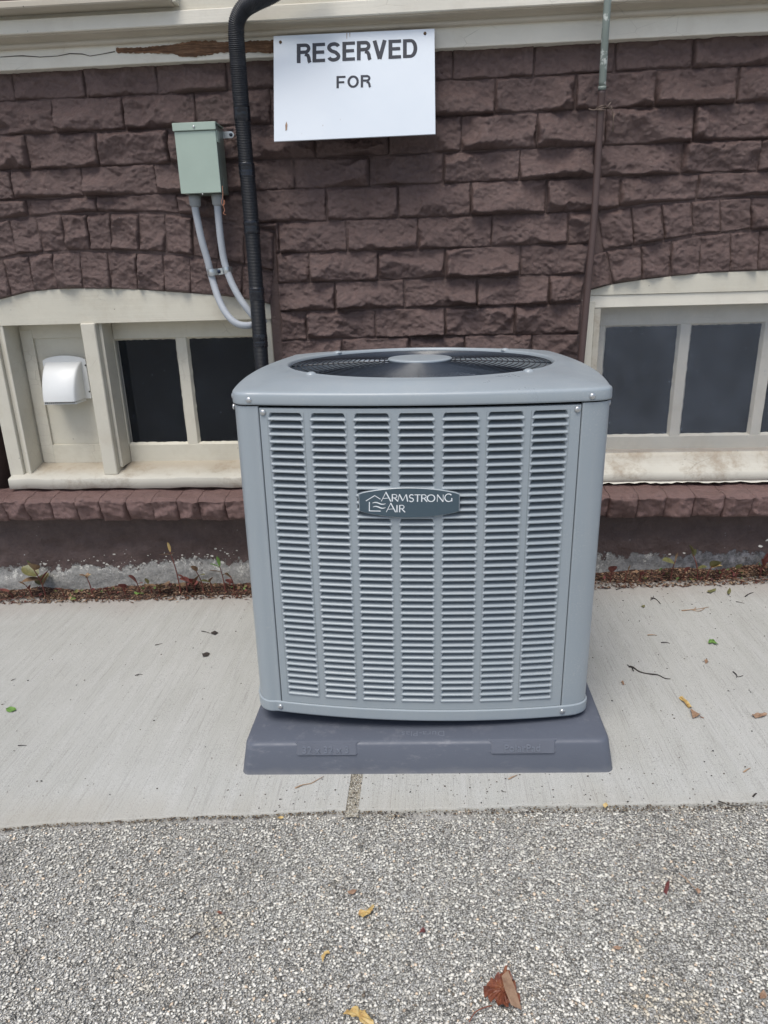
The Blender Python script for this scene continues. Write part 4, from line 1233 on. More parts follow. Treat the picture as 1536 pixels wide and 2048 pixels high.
o = mesh('slab', V.reshape(-1, 3), Fq, M['pad'], pad, True)
# label recesses: lighter tablets standing in the top edge
def tablet(name, l, r, t, bt, text, tx):
    YF = 1.2556
    a = at(l, bt, YF); c = at(r, bt-.0067*(r-l), YF)
    zb0, zb1 = a.z, c.z
    ht = PH-.001
    Vv = []
    for x, dz in ((a.x-.008, 0), (a.x, 1), (c.x, 1), (c.x+.008, 0)):
        zt0 = gz(x)+.004+ht+.0012
        zb = gz(x)+.004+ht-.024+(.0 if dz else .004)
        Vv += [(x, YF+(.0012 if dz else .008), zt0), (x, YF+(-.0060 if dz else .0), zb), (x, YF+.020, zt0-.0010)]
    mesh(name, Vv, [(0, 3, 4, 1), (3, 6, 7, 4), (6, 9, 10, 7), (0, 2, 5, 3), (3, 5, 8, 6), (6, 8, 11, 9)], M['pad_label'], pad)
    me, co = text_mesh(text, .012, 1.05, 4, 0.06)
    mn, mx = co.min(0), co.max(0)
    x0 = a.x+(c.x-a.x)*tx[0]; x1 = a.x+(c.x-a.x)*tx[1]
    X = x0+(co[:, 0]-mn[0])/(mx[0]-mn[0])*(x1-x0)
    tz_ = (co[:, 1]-mn[1])/(mx[1]-mn[1])
    Z = gz(X)+.004+ht-.020+tz_*.015
    Y = YF-.0048+tz_*.0044-.0016*(co[:, 2] > 0)
    me.vertices.foreach_set('co', np.stack([X, Y, Z], -1).astype(np.float32).ravel()); me.materials.clear(); me.materials.append(M['pad_letter']); me.update()
    link(bpy.data.objects.new('raised_lettering', me), pad)
tablet('label_recess', 597, 712, 1487, 1506, '32 x 32 x 3', (.08, .88))
tablet('label_recess', 984, 1107, 1481, 1500, 'PolarPad', (.20, .78))
def emb(text, l, r, near, far, hgt=.0006, bold=0):
    me, co = text_mesh(text, bold, 1.05, 4, 0.05)
    mn, mx = co.min(0), co.max(0)
    a = ong(l, near, .004+PH); c = ong(r, near, .004+PH); f = ong(l, far, .004+PH)
    # reads upside down from the front: x and y both reversed
    X = c.x-(co[:, 0]-mn[0])/(mx[0]-mn[0])*(c.x-a.x); Y = f.y-(co[:, 1]-mn[1])/(mx[1]-mn[1])*(f.y-a.y)
    Z = gz(X)+.004+PH+np.where(co[:, 2] > 0, hgt, -.0004)
    me.vertices.foreach_set('co', np.stack([X, Y, Z], -1).astype(np.float32).ravel()); me.materials.clear(); me.materials.append(M['pad_letter']); me.update()
    link(bpy.data.objects.new('raised_lettering', me), pad)
emb('Dura-Plas', 803, 889, 1473, 1463)

# ------------------------------------------------------------------ air conditioner
UA, UB, UR = .3660, .035, .042             # half width at the corners, bulge, corner radius
UX, UY = -.0250, 1.338+UA
UZ0 = .098
unit = thing('air_conditioner', (UX, UY, UZ0), 'grey louvered outdoor air conditioner standing on the dark plastic pad', 'air conditioner', rot=(0, .0065, 0))
UM = WORLD[unit.name]
def outline(off=0.0, n=26, nc=9, a=UA, b=UB):
    """bulged square, starting at the front left corner and running to the right; returns x,y round the cabinet"""
    side = []
    e = a-UR
    for i in range(n+1):
        x = -e+2*e*i/n; side.append((x, -(a+b*(1-(x/a)**2))))
    p0 = side[-1]; p1 = (-side[-1][1], -side[-1][0]) if False else None
    # corner: quadratic bend between this side's end and the next side's start
    nxt = (-side[0][1], side[0][0]) ; nxt = (-side[0][1], side[0][0])
    # next side = this side turned by +90 degrees: (x,y)->(-y,x)
    q0 = side[-1]; q2 = (-side[0][1], side[0][0])
    s0 = (1, 2*b*e/a**2); s2 = (-2*b*e/a**2, 1)
    # meeting point of the two end tangents
    t = (q2[0]-q0[0]) ; 
    A = np.array([[s0[0], s2[0]], [s0[1], s2[1]]]); rhs = np.array([q2[0]-q0[0], q2[1]-q0[1]])
    k = np.linalg.solve(A, rhs); q1 = (q0[0]+s0[0]*k[0], q0[1]+s0[1]*k[0])
    corner = []
    for i in range(1, nc):
        u = i/nc; corner.append(((1-u)**2*q0[0]+2*u*(1-u)*q1[0]+u*u*q2[0], (1-u)**2*q0[1]+2*u*(1-u)*q1[1]+u*u*q2[1]))
    one = side+corner
    pts = []
    for r in range(4):
        for x, y in one:
            for _ in range(r): x, y = -y, x
            pts.append((x, y))
    P = np.array(pts)
    if off:
        T = np.roll(P, -1, 0)-np.roll(P, 1, 0); N = np.stack([T[:, 1], -T[:, 0]], -1); N /= np.linalg.norm(N, axis=1)[:, None]
        P = P+N*off
    return P
def UW(x, y, z): return UM @ Vector((x, y, z-UZ0))        # cabinet coordinates (z above ground) to world
def umesh(name, V, Fq, mat, smooth=False, parent=None, **kw):
    V = np.asarray(V, float).reshape(-1, 3)
    W = np.array([tuple(UW(*v)) for v in V])
    return mesh(name, W, Fq, mat, parent or unit, smooth, **kw)
CAPZ = at(838, 811, 1.303).z             # underside of the cap at the front centre
CAPT = at(838, 785, 1.303).z
RIMZ = at(838, 1420, 1.303).z
BOTZ = at(838, 1440, 1.303).z
XP = .3125
def seg(P, sel): return P[sel]
def strip(name, P, z0, z1, mat, smooth=True, closed=False, zs=None, inset=None):
    zs = zs or [z0, z1]
    V = [(x, y, z) for z in zs for x, y in P]
    return umesh(name, V, grid_faces(len(zs), len(P), closed), mat, smooth)
O = outline()
# dark core
core = outline(-.022)
V = [(x, y, z) for z in (BOTZ+.01, CAPZ+.004) for x, y in core]
nn = len(core)
umesh('coil_core', V, [tuple(f) for f in grid_faces(2, nn, True)]+[tuple(range(nn)), tuple(range(nn, 2*nn))][:1], M['black'])
# front curve helper
def yf(x): return -(UA+UB*(1-(x/UA)**2))
def corner_post(r):
    full = np.roll(O, 0, 0)
    base = O
    # points from x=XP on the front round the corner to the next side
    xs_ = [XP+.0018+(UA-UR-XP-.0018)*i/3 for i in range(4)]
    pts = [(x, yf(x)) for x in xs_]
    n1 = 27+8
    pts += [tuple(base[i]) for i in range(27, n1)]
    pts += [(-yf(x), -x) for x in xs_[::-1]]
    # returned edges give the sheet its thickness
    pts = [(pts[0][0], pts[0][1]+.012)]+pts+[(pts[-1][0]-.012, pts[-1][1])]
    for _ in range(r): pts = [(-y, x) for x, y in pts]
    V = [(x, y, z) for z in (RIMZ-.002, CAPZ-.0025) for x, y in pts]
    return umesh('corner_post', V, grid_faces(2, len(pts)), M['unit'], True)
for r in (0, 1, 2, 3): corner_post(r)
# louvered panels
LT = at(838, 826, 1.303).z; 
LB = LT-42*.01521
PITCH_L = (LT-LB)/42
cols_px = [(533.7, 609), (617, 695), (703, 782.7), (792.6, 873), (883.7, 965), (975.4, 1056), (1065, 1143)]
cw = .0752; cpitch = .0855
ccx = [(i-3)*cpitch-.003 for i in range(7)]
Wloc = 2*XP-.0016
def panel(name, r):
    P2_ = []; Fq = []
    V = []
    xe = [-XP+.0008]
    spans = []
    prev = -XP+.0008
    def addgrid(xa, xb, za, zb, nx_):
        k = len(V); xs_ = np.linspace(xa, xb, nx_)
        for z in (za, zb):
            for x in xs_: V.append((x, yf(x), z))
        for i in range(nx_-1): Fq.append((k+i, k+i+1, k+nx_+i+1, k+nx_+i))
    pt, pb = CAPZ-.006, RIMZ+.001
    addgrid(-XP+.0008, XP-.0008, LT, pt, 40); addgrid(-XP+.0008, XP-.0008, pb, LB, 40)
    for c in ccx:
        addgrid(prev, c-cw/2, LB, LT, 4); prev = c+cw/2
    addgrid(prev, XP-.0008, LB, LT, 4)
    # folded edges
    for x in (-XP+.0008, XP-.0008):
        k = len(V); V.extend([(x, yf(x), pb), (x, yf(x)+.012, pb), (x, yf(x)+.012, pt), (x, yf(x), pt)]); Fq.append((k, k+1, k+2, k+3))
    k = len(V); xs_ = np.linspace(-XP+.0008, XP-.0008, 30)
    for x in xs_: V.append((x, yf(x), pt))
    for x in xs_: V.append((x, yf(x)+.010, pt+.001))
    for i in range(29): Fq.append((k+i, k+i+1, k+30+i+1, k+30+i))
    for _ in range(r): V = [(-y, x, z) for x, y, z in V]
    return umesh(name, V, Fq, M['unit'], False)
def louvre_arrays(nx_=15):
    p = PITCH_L
    prof = [(.0, .021), (.06, .021), (.12, .0210), (.24, .0190), (.36, .0145), (.47, .0096), (.58, .0048), (.68, .0010), (.76, -.0012), (.83, -.0021), (.90, -.0023), (1.00, -.0022), (1.02, .0015)]
    q = np.array([.0, .3, .6, .75, .79, .82, .845, .87, .89, .91, .93, .95, .97, .985, 1.0])
    us = np.concatenate([-q[:0:-1], q])*cw/2
    V = []; hole = []
    for v, d in prof:
        hw = cw/2-.0008-.0062*(1-min(v, 1))-.0035*max(0, 1-v/.22)**2
        for u in us:
            e = max(0.0, min(1.0, (hw-abs(u))/.0022)); e = e*e*(3-2*e)
            V.append((u, d*e, -v*p)); hole.append(e > .5 and v <= .125)
    Fq = grid_faces(len(prof), len(us)); hole = np.array(hole)
    return np.array(V), Fq[~hole[Fq].all(1)]
LV, LF = louvre_arrays()
lme = bpy.data.meshes.new('louvre')
lme.from_pydata([tuple(v) for v in LV], [], [tuple(int(i) for i in f) for f in LF]); lme.materials.append(M['unit'])
lme.polygons.foreach_set('use_smooth', [True]*len(lme.polygons)); lme.update()
panel('louvered_panel', 0)
for c in ccx:
    ang = math.atan2(2*UB*c/UA**2, 1)
    for k in range(42):
        place_child('louvre', lme, unit, UM @ Matrix.Translation((c, yf(c), LT-k*PITCH_L-UZ0)) @ Matrix.Rotation(ang, 4, 'Z'))
for r, nm in ((1, 'side_panel'), (2, 'rear_panel'), (3, 'side_panel')):
    panel(nm, r)
    allV = []; allF = []; nvv = len(LV)
    for c in ccx:
        ang = math.atan2(2*UB*c/UA**2, 1); ca, sa = math.cos(ang), math.sin(ang)
        for k in range(42):
            X = LV[:, 0]*ca-LV[:, 1]*sa+c; Y = LV[:, 0]*sa+LV[:, 1]*ca+yf(c); Z = LV[:, 2]+LT-k*PITCH_L
            for _ in range(r): X, Y = -Y, X
            allF.append(LF+len(allV)*nvv); allV.append(np.stack([X, Y, Z], -1))
    umesh('louvre_bank', np.concatenate(allV), np.concatenate(allF), M['unit'], True)['kind'] = 'stuff'
# base rim
Ob = outline(.0035)
rows = []
for off, z in ((.0005, RIMZ+.0008), (.0030, RIMZ), (.0038, RIMZ-.0015), (.0038, BOTZ+.003), (.0025, BOTZ), (-.010, BOTZ), (-.05, BOTZ+.001)):
    rows.append([(x, y, z) for x, y in outline(off)])
V = np.array(rows); nn = V.shape[1]
umesh('base_rim', V.reshape(-1, 3), [tuple(f) for f in grid_faces(len(rows), nn, True)]+[tuple((len(rows)-1)*nn+k for k in range(nn))], M['unit'], False)
# feet between rim and pad
for sx, sy in ((-1, -1), (1, -1), (-1, 1), (1, 1)):
    x, y = UX+sx*.26, UY+sy*.26
    zb = gz(x)+.004+PH; 
    MB().box(x-.03, x+.03, y-.03, y+.03, zb-.001, BOTZ+.004-.0065*(x-UX)).build('foot', M['black'], unit)
# cap
GR, GZ = .317, CAPT+.016
nn = len(O)
rows = []
def inner(r_, z):
    P_ = outline(0); an = np.arctan2(P_[:, 1], P_[:, 0])
    return [(r_*math.cos(a), r_*math.sin(a), z) for a in an]
for off, z in ((-.004, CAPZ+.0015), (.0015, CAPZ), (.0030, CAPZ+.001), (.0034, CAPZ+.004), (.0030, CAPT-.006), (.0020, CAPT-.0025), (-.0005, CAPT-.0003), (-.004, CAPT+.0008)):
    rows.append([(x, y, z) for x, y in outline(off)])
oo = outline(-.004); ii = np.array(inner(GR+.010, 0))[:, :2]
for s in (.12, .3, .5, .7, .85, .95, 1.0):
    zc = CAPT+.0008+.0152*math.sin(min(1, s)*math.pi/2)**1.1
    rows.append([(oo[k][0]*(1-s)+ii[k][0]*s, oo[k][1]*(1-s)+ii[k][1]*s, zc) for k in range(nn)])
for r_, z in ((GR+.006, GZ+.0015), (GR+.002, GZ+.0010), (GR-.0005, GZ-.002), (GR-.002, GZ-.008), (GR-.004, GZ-.045)):
    rows.append(inner(r_, z))
V = np.array(rows)
umesh('top_cap', V.reshape(-1, 3), grid_faces(len(rows), nn, True), M['unit'], True)
# four small pressed bumps that hold the grille
for a in (45, 135, 225, 315):
    a = math.radians(a); cx, cy = (GR+.008)*math.cos(a), (GR+.008)*math.sin(a)
    rows = [[(cx+.012*rr*math.cos(t), cy+.012*rr*math.sin(t), GZ-.001+.006*math.sqrt(max(0, 1-rr*rr))) for t in np.linspace(0, 6.2832, 13)[:-1]] for rr in (1, .9, .7, .4, .1)]
    umesh('grille_stop', np.array(rows).reshape(-1, 3), grid_faces(5, 12, True), M['unit'], True)
# grille
def torus_arrays(R_, z, r_, nseg=72, ns=6):
    V = []
    for i in range(nseg):
        a = 6.2832*i/nseg
        for j in range(ns):
            b_ = 6.2832*j/ns; rr = R_+r_*math.cos(b_); V.append((rr*math.cos(a), rr*math.sin(a), z+r_*math.sin(b_)))
    i = np.arange(nseg)[:, None]; j = np.arange(ns)[None]
    Fq = np.stack([i*ns+j, ((i+1) % nseg)*ns+j, ((i+1) % nseg)*ns+(j+1) % ns, i*ns+(j+1) % ns], -1).reshape(-1, 4)
    return np.array(V), Fq
def gdome(r_): return GZ-.007+.010*(1-(r_/GR)**2)
for i in range(19):
    R_ = .086+(GR-.004-.086)*i/18
    Vt, Ft = torus_arrays(R_, gdome(R_), .0012)
    umesh('grille_ring', Vt, Ft, M['wire'], True)
for k in range(12):
    a = math.radians(90+k*30)
    Pk = [UW(r_*math.cos(a), r_*math.sin(a), gdome(r_)-.0032) for r_ in np.linspace(.05, GR-.001, 8)]
    tube('grille_spoke', Pk, .0016, M['wire'], unit, 6)
HR = .078
rows = [[(HR*rr*math.cos(t), HR*rr*math.sin(t), gdome(.08)+dz) for t in np.linspace(0, 6.2832, 49)[:-1]] for rr, dz in ((.96, -.002), (1, .0), (1, .003), (.97, .0045), (.90, .0050), (.5, .0052), (.02, .0052))]
umesh('grille_hub', np.array(rows).reshape(-1, 3), grid_faces(7, 48, True), M['unit'], True)
# fan below the grille
for k in range(2):
    a0 = math.radians(90+k*180); V = []
    for i in range(9):
        r_ = .05+(GR-.03-.05)*i/8
        for j in range(9):
            t = (j/8-.5)*math.radians(78)*(1-.25*i/8); a = a0+t+.25*i/8
            V.append((r_*math.cos(a), r_*math.sin(a), GZ-.026+t*.016*(1-.3*i/8)+.003*math.cos(t*2)))
    umesh('fan_blade', V, grid_faces(9, 9), M['blade'], True)
rows = [[(.075*rr*math.cos(t), .075*rr*math.sin(t), GZ-dz) for t in np.linspace(0, 6.2832, 33)[:-1]] for rr, dz in ((1, .12), (1, .045), (.9, .038), (.02, .036))]
umesh('fan_motor', np.array(rows).reshape(-1, 3), grid_faces(4, 32, True), M['wire'], True)
rows = [[(r_*math.cos(t), r_*math.sin(t), z) for t in np.linspace(0, 6.2832, 65)[:-1]] for r_, z in ((GR-.003, GZ-.04), (GR-.004, GZ-.13), (.02, GZ-.131))]
umesh('fan_shroud', np.array(rows).reshape(-1, 3), grid_faces(3, 64, True), M['black'], True)
# screws
def uscrew(x, y, z, n):
    p = UW(x, y, z); nn_ = UM.to_3x3() @ Vector(n)
    screw('screw', p, M['screw'], unit, .0060, tuple(nn_), .0036)
for s_ in (-1, 1):
    x = s_*.331; uscrew(x, yf(x)-.0036, CAPZ+.010, (s_*.17, -1, 0))
    x = s_*.3045; uscrew(x, yf(x)-.0006, CAPZ-.0145, (s_*.17, -1, 0))
    x = s_*.316; uscrew(x, yf(x)-.0042, (RIMZ+BOTZ)/2+.001, (s_*.17, -1, 0))
    for dz in (CAPZ+.011, CAPZ-.011, (RIMZ+BOTZ)/2+.004):
        yy = -.325
        uscrew(-s_*yf(yy)*1.0+s_*.002 if False else s_*(-yf(yy)+.002), yy, dz, (s_, -.17, 0))
# badge
bc = at(815, 1005, 1.300)
BCX = bc.x-UX; BCZ = bc.z
def by(x, d=0.0): return yf(x)-.0045-d
bl_, br_ = at(714, 1003, 1.30).x-UX, at(916, 1003, 1.30).x-UX
hh_e = (at(714, 985, 1.3).z-at(714, 1021, 1.3).z)/2; hh_c = (at(815, 975.5, 1.3).z-at(815, 1036, 1.3).z)/2
def badge_rows(scale, d):
    top = []; bot = []
    n = 28
    for i in range(n+1):
        t = -1+2*i/n; x = (bl_+br_)/2+t*(br_-bl_)/2*scale
        hq = (hh_e+(hh_c-hh_e)*(1-t*t))*(1 if scale == 1 else (1-(1-scale)*2.6))
        if abs(t) > .97: hq *= .93
        top.append((x, by(x, d), BCZ+hq)); bot.append((x, by(x, d), BCZ-hq))
    return top+bot[::-1]
rws = [badge_rows(1, -.004), badge_rows(1, .0012), badge_rows(.985, .0024)]
nn = len(rws[0])
umesh('badge_rim', np.array(rws).reshape(-1, 3), [tuple(f) for f in grid_faces(3, nn, True)], M['unit'], False)
n = 29; V = []
R2 = badge_rows(.984, .0021)
for i in range(n): V += [R2[i], R2[2*n-1-i]]
badge = umesh('badge', V, grid_faces(n, 2), M['badge'], False)
def badge_text(txt, l, r, t, b_, bold=0.0):
    a = at(l, b_, 1.297); c = at(r, t, 1.297)
    me, co = text_mesh(txt, bold, 1.0, 6)
    mn, mx = co.min(0), co.max(0)
    X = a.x-UX+(co[:, 0]-mn[0])/(mx[0]-mn[0])*(c.x-a.x); Z = a.z+(co[:, 1]-mn[1])/(mx[1]-mn[1])*(c.z-a.z)
    W = np.array([tuple(UW(x, by(x, .0026), z)) for x, z in zip(X, Z)], dtype=np.float32)
    me.vertices.foreach_set('co', W.ravel()); me.materials.clear(); me.materials.append(M['white_print']); me.update()
    link(bpy.data.objects.new('lettering', me), badge)
WORLD[badge.name] = Matrix()
# small-capitals wordmark: each letter drawn as modulated strokes
def strokes(segs, name='lettering'):
    """segs: polylines of photograph pixels with a width in pixels"""
    V = []; Fq = []
    for pl, wd in segs:
        pts_ = [at(x, y, 1.297) for x, y in pl]
        n_ = len(pts_)
        ws = wd if isinstance(wd, (list, tuple)) else [wd]*n_
        k = len(V)
        for i, p in enumerate(pts_):
            a = pts_[max(0, i-1)]; c = pts_[min(n_-1, i+1)]
            dx, dz = c.x-a.x, c.z-a.z; L_ = math.hypot(dx, dz)+1e-9
            h_ = ws[i]*.00098/2; nx_, nz2 = -dz/L_*h_, dx/L_*h_
            for s_ in (1, -1):
                x = p.x-UX+nx_*s_; z = p.z+nz2*s_
                V.append((x, by(x, .0026+.00004*(len(Fq) % 9)), z))
        for i in range(n_-1): Fq.append((k+2*i, k+2*i+1, k+2*i+3, k+2*i+2))
    W = [tuple(UW(*v)) for v in V]
    return mesh(name, W, Fq, M['white_print'], badge)
def arc(cx, cy, rx, ry, a0, a1, n=12): return [(cx+rx*math.cos(math.radians(a0+(a1-a0)*i/n)), cy+ry*math.sin(math.radians(a0+(a1-a0)*i/n))) for i in range(n+1)]
def letter(ch, x, w_, b, h):
    t = b-h; r = x+w_; m_ = (t+b)/2; TH, TN = 2.3, 1.2
    if ch == 'A': return [([(x, b), (x+w_*.50, t)], TN), ([(x+w_*.46, t), (r, b)], TH), ([(x+w_*.20, b-h*.30), (x+w_*.76, b-h*.36)], TN)]
    if ch == 'R': return [([(x+1, b), (x+1, t)], TH), ([(x+1, t+.6)]+arc(x+w_*.45, t+h*.26, w_*.38, h*.24, -90, 90)+[(x+1, t+h*.52)], 1.6), ([(x+w_*.42, t+h*.50), (r, b)], TH)]
    if ch == 'M': return [([(x, b), (x+w_*.16, t)], TN), ([(x+w_*.16, t), (x+w_*.5, b-h*.1)], TH), ([(x+w_*.5, b-h*.1), (x+w_*.82, t)], TN), ([(x+w_*.84, t), (r, b)], TH)]
    if ch == 'S': return [(arc(x+w_*.52, t+h*.27, w_*.40, h*.24, -30, -255)+arc(x+w_*.48, b-h*.26, w_*.42, h*.25, -75, 150), 2.0)]
    if ch == 'T': return [([(x, t+.7), (r, t+.7)], 1.6), ([(x+w_*.5, t), (x+w_*.5, b)], TH)]
    if ch == 'O': return [(arc(x+w_*.5, m_, w_*.46, h*.46, 0, 360, 20), [1.7+.8*abs(math.cos(i/20*6.2832)) for i in range(21)])]
    if ch == 'N': return [([(x+1, b), (x+1, t)], TN), ([(x+1, t), (r-1, b)], TH), ([(r-1, b), (r-1, t)], TN)]
    if ch == 'G': return [(arc(x+w_*.54, m_, w_*.48, h*.46, -45, -330, 18), [1.6+.7*abs(math.cos(i/18*5)) for i in range(19)]), ([(r-1, b-h*.06), (r-1, b-h*.46)], TH)]
    if ch == 'I': return [([(x+w_*.5, b), (x+w_*.5, t)], TH)]
    return []
S_ = []
bx0 = 680; sc_ = 5.689
def L_(ch, l, r, b=1003.2, h=14.6): S_.extend(letter(ch, 680+l/sc_, (r-l)/sc_, b, h))
L_('A', 450, 560, h=19); L_('R', 570, 640); L_('M', 638, 752); L_('S', 765, 822); L_('T', 828, 898); L_('R', 905, 972); L_('O', 970, 1062); L_('N', 1082, 1160); L_('G', 1168, 1258, h=16.5)
L_('A', 508, 615, 1024.5, 18.5); L_('I', 620, 640, 1024.5, 14.4); L_('R', 655, 722, 1024.5, 14.4)
strokes(S_)
lg = lambda x, y: (680+x/sc_, 960+y/sc_)
S_ = [([lg(275, 245), lg(375, 182), lg(440, 222)], 1.7), ([lg(315, 255), lg(315, 358)], 1.9), ([lg(310, 357), lg(445, 357)], 1.9)]
for yy, x0_ in ((270, 350), (315, 355)):
    S_.append(([lg(x0_+(500-x0_)*t, yy-3-9*math.sin(t*6.2832)+4*t) for t in np.linspace(0, 1, 13)], [1.0+1.5*math.sin(t*math.pi) for t in np.linspace(0, 1, 13)]))
strokes(S_, 'house_emblem')

# ------------------------------------------------------------------ litter at the foot of the wall
def band_y(r, n): return 2.262-.105*r.rand(n)**2.0
brown = tones([(.07, .038, .026), (.14, .078, .048), (.22, .13, .08), (.045, .03, .024), (.34, .24, .16), (.12, .045, .034)], .25)
def heap(x, y): return .004+.020*np.clip((y-2.175)/.08, 0, 1)*(.6+fbm(x*9, y*9, 21, 3))+.002
V, Fc, C = tetras(11000, lambda r, n: -1.75+3.5*r.rand(n), lambda r, n: band_y(r, n), lambda r, n: .0014+.0042*r.rand(n)**2, brown, lambda x, y: heap(x, y)+.001, .5, 11)
V2, F2, C2_ = tetras(4500, lambda r, n: -1.75+3.5*r.rand(n), lambda r, n: band_y(r, n)-.006-.02*(r.rand(n) < .06), lambda r, n: .004+.009*r.rand(n)**1.7, brown, lambda x, y: heap(x, y)+.0025, .16, 12)
# second set drawn out into shavings
c0 = V2.reshape(-1, 6, 3).mean(1, keepdims=True); q_ = V2.reshape(-1, 6, 3)-c0
an = np.random.RandomState(3).rand(len(q_), 1)*3.14; rx_ = q_[..., 0]*np.cos(an)+q_[..., 1]*np.sin(an); ry_ = -q_[..., 0]*np.sin(an)+q_[..., 1]*np.cos(an)
ry_ *= .22; q_[..., 0] = rx_*np.cos(an)-ry_*np.sin(an); q_[..., 1] = rx_*np.sin(an)+ry_*np.cos(an)
V2 = (q_+c0).reshape(-1, 3)
tag(mesh('wood_litter', np.concatenate([V, V2]), np.concatenate([Fc, F2+len(V)]), M['tint'], cols=np.concatenate([C, C2_])), kind='stuff')
# soil ridge under the litter
nx, ny = 300, 8
X, Yv = np.meshgrid(np.linspace(-1.8, 1.8, nx), np.linspace(2.165, 2.292, ny))
Zs = gz(X)+.0035+heap(X, Yv)*np.clip((Yv-2.180-.06*fbm(X*6, X*0, 2, 5))/.03, -.5, 1)-.003+.003*fbm(X*70, Yv*70, 5, 2)
m_ = NT('dark_soil'); m_.col(m_.ramp(m_.noise(180, 5, .7), [(.3, (.025, .016, .012)), (.6, (.075, .045, .032)), (.8, (.16, .11, .075))])); m_.rough(.95); m_.bump(m_.noise(260, 4), .8, .003)
tag(mesh('soil', np.stack([X, Yv, Zs], -1).reshape(-1, 3), grid_faces(ny, nx), m_.m, smooth=True), kind='stuff')
# matted dead stems and seedlings that nobody could count
rs = np.random.RandomState(91)
V = []; Fq = []; C = []
pal = [(.16, .05, .04), (.10, .06, .04), (.22, .13, .08), (.07, .035, .03), (.30, .20, .12)]
for i in range(620):
    x = rs.uniform(-1.7, 1.7)
    if rs.rand() < .45: x = rs.choice([-1.05, -.62, -.70, .95, .75, 1.15])+rs.normal()*.09
    y = 2.235-abs(rs.normal())*.03; z = gz(x)+float(heap(np.array(x), np.array(y)))
    a = rs.rand()*6.283; up = rs.rand()**1.5*.9; L_s = .012+.030*rs.rand()**2
    d = Vector((math.cos(a)*math.cos(up), math.sin(a)*math.cos(up)*.6, math.sin(up)))*L_s
    n_ = d.cross(Vector((0, 0, 1))).normalized()*.0009; p = Vector((x, y, z)); k = len(V)
    m2_ = n_.cross(d).normalized()*.0009
    for q_, f_ in ((p, 1), (p+d*.55+Vector((0, 0, .002)), .8), (p+d, .3)):
        V += [tuple(q_+n_*f_), tuple(q_+m2_*f_), tuple(q_-n_*f_)]
    for r0 in (0, 3):
        for j in range(3): Fq.append((k+r0+j, k+r0+(j+1) % 3, k+r0+3+(j+1) % 3, k+r0+3+j))
    c_ = np.array(pal[rs.randint(5)])*(.7+.6*rs.rand()); C += [c_]*9
tag(mesh('dead_stems', V, Fq, M['tint'], cols=np.array(C)), kind='stuff')
V = []; Fq = []; C = []
pal = [(.16, .05, .045), (.13, .13, .05), (.20, .12, .07), (.10, .16, .05), (.09, .03, .03), (.26, .16, .10)]
for i in range(330):
    x = rs.uniform(-1.7, 1.7)
    if rs.rand() < .6: x = rs.choice([-1.16, -.95, -.68, -.60, .80, .98, 1.12])+rs.normal()*.07
    y = 2.235-abs(rs.normal())*.028; z = gz(x)+float(heap(np.array(x), np.array(y)))+.004+.016*rs.rand()**2
    a = rs.rand()*6.283; el = .1+rs.rand()*.9; L_s = .006+.011*rs.rand()
    d = Vector((math.cos(a)*math.cos(el), math.sin(a)*math.cos(el), math.sin(el)))*L_s
    sd2 = d.cross(Vector((.2, .1, 1))).normalized()*L_s*.36; nn2 = sd2.cross(d).normalized()*L_s*.1; p = Vector((x, y, z)); k = len(V)
    V += [tuple(p), tuple(p+d*.35+sd2+nn2), tuple(p+d*.75+sd2*.8+nn2), tuple(p+d), tuple(p+d*.75-sd2*.8+nn2), tuple(p+d*.35-sd2+nn2), tuple(p+d*.5-nn2*.5)]
    for j in range(6): Fq.append((k+j, k+(j+1) % 6, k+6))
    c_ = np.array(pal[rs.randint(6)])*(.7+.6*rs.rand()); C += [c_]*7
tag(mesh('seedlings', V, Fq, M['tint'], cols=np.array(C)), kind='stuff')
# crumbs over the sidewalk and the driveway
def crumb_y(r, n): return 1.15+r.rand(n)*1.05
V, Fc, C = tetras(900, lambda r, n: np.where(r.rand(n) < .65, .42+.9*r.rand(n), -1.2+1.2*r.rand(n)), crumb_y, lambda r, n: .0008+.0016*r.rand(n)**3, tones([(.05, .04, .03), (.10, .07, .05), (.03, .03, .03)]), lambda x, y: .005, .5, 31)
V2, F2, C2_ = tetras(260, lambda r, n: -.45+1.0*r.rand(n), lambda r, n: 1.13+.13*r.rand(n), lambda r, n: .0007+.0014*r.rand(n)**2, tones([(.05, .045, .04), (.12, .10, .08)]), lambda x, y: .005, .5, 32)
tag(mesh('grit', np.concatenate([V, V2]), np.concatenate([Fc, F2+len(V)]), M['tint'], cols=np.concatenate([C, C2_])), kind='stuff')
# dirt packed in the front joint
def fj(r, n): return np.interp
r_ = np.random.RandomState(77); n = 2600
jxs = -1.0+2.0*r_.rand(n)
V, Fc, C = tetras(n, lambda r, n: jxs, lambda r, n: np.interp(jxs, ex, ey)-.003+(r.rand(n)-.6)*.010*(1+1.2*(jxs > -.1)), lambda r, n: .0007+.0017*r.rand(n)**2, tones([(.09, .06, .04), (.17, .12, .07), (.25, .20, .13), (.05, .04, .035)]), lambda x, y: .000, .5, 41)
tag(mesh('joint_dirt', V, Fc, M['tint'], cols=C), kind='stuff')

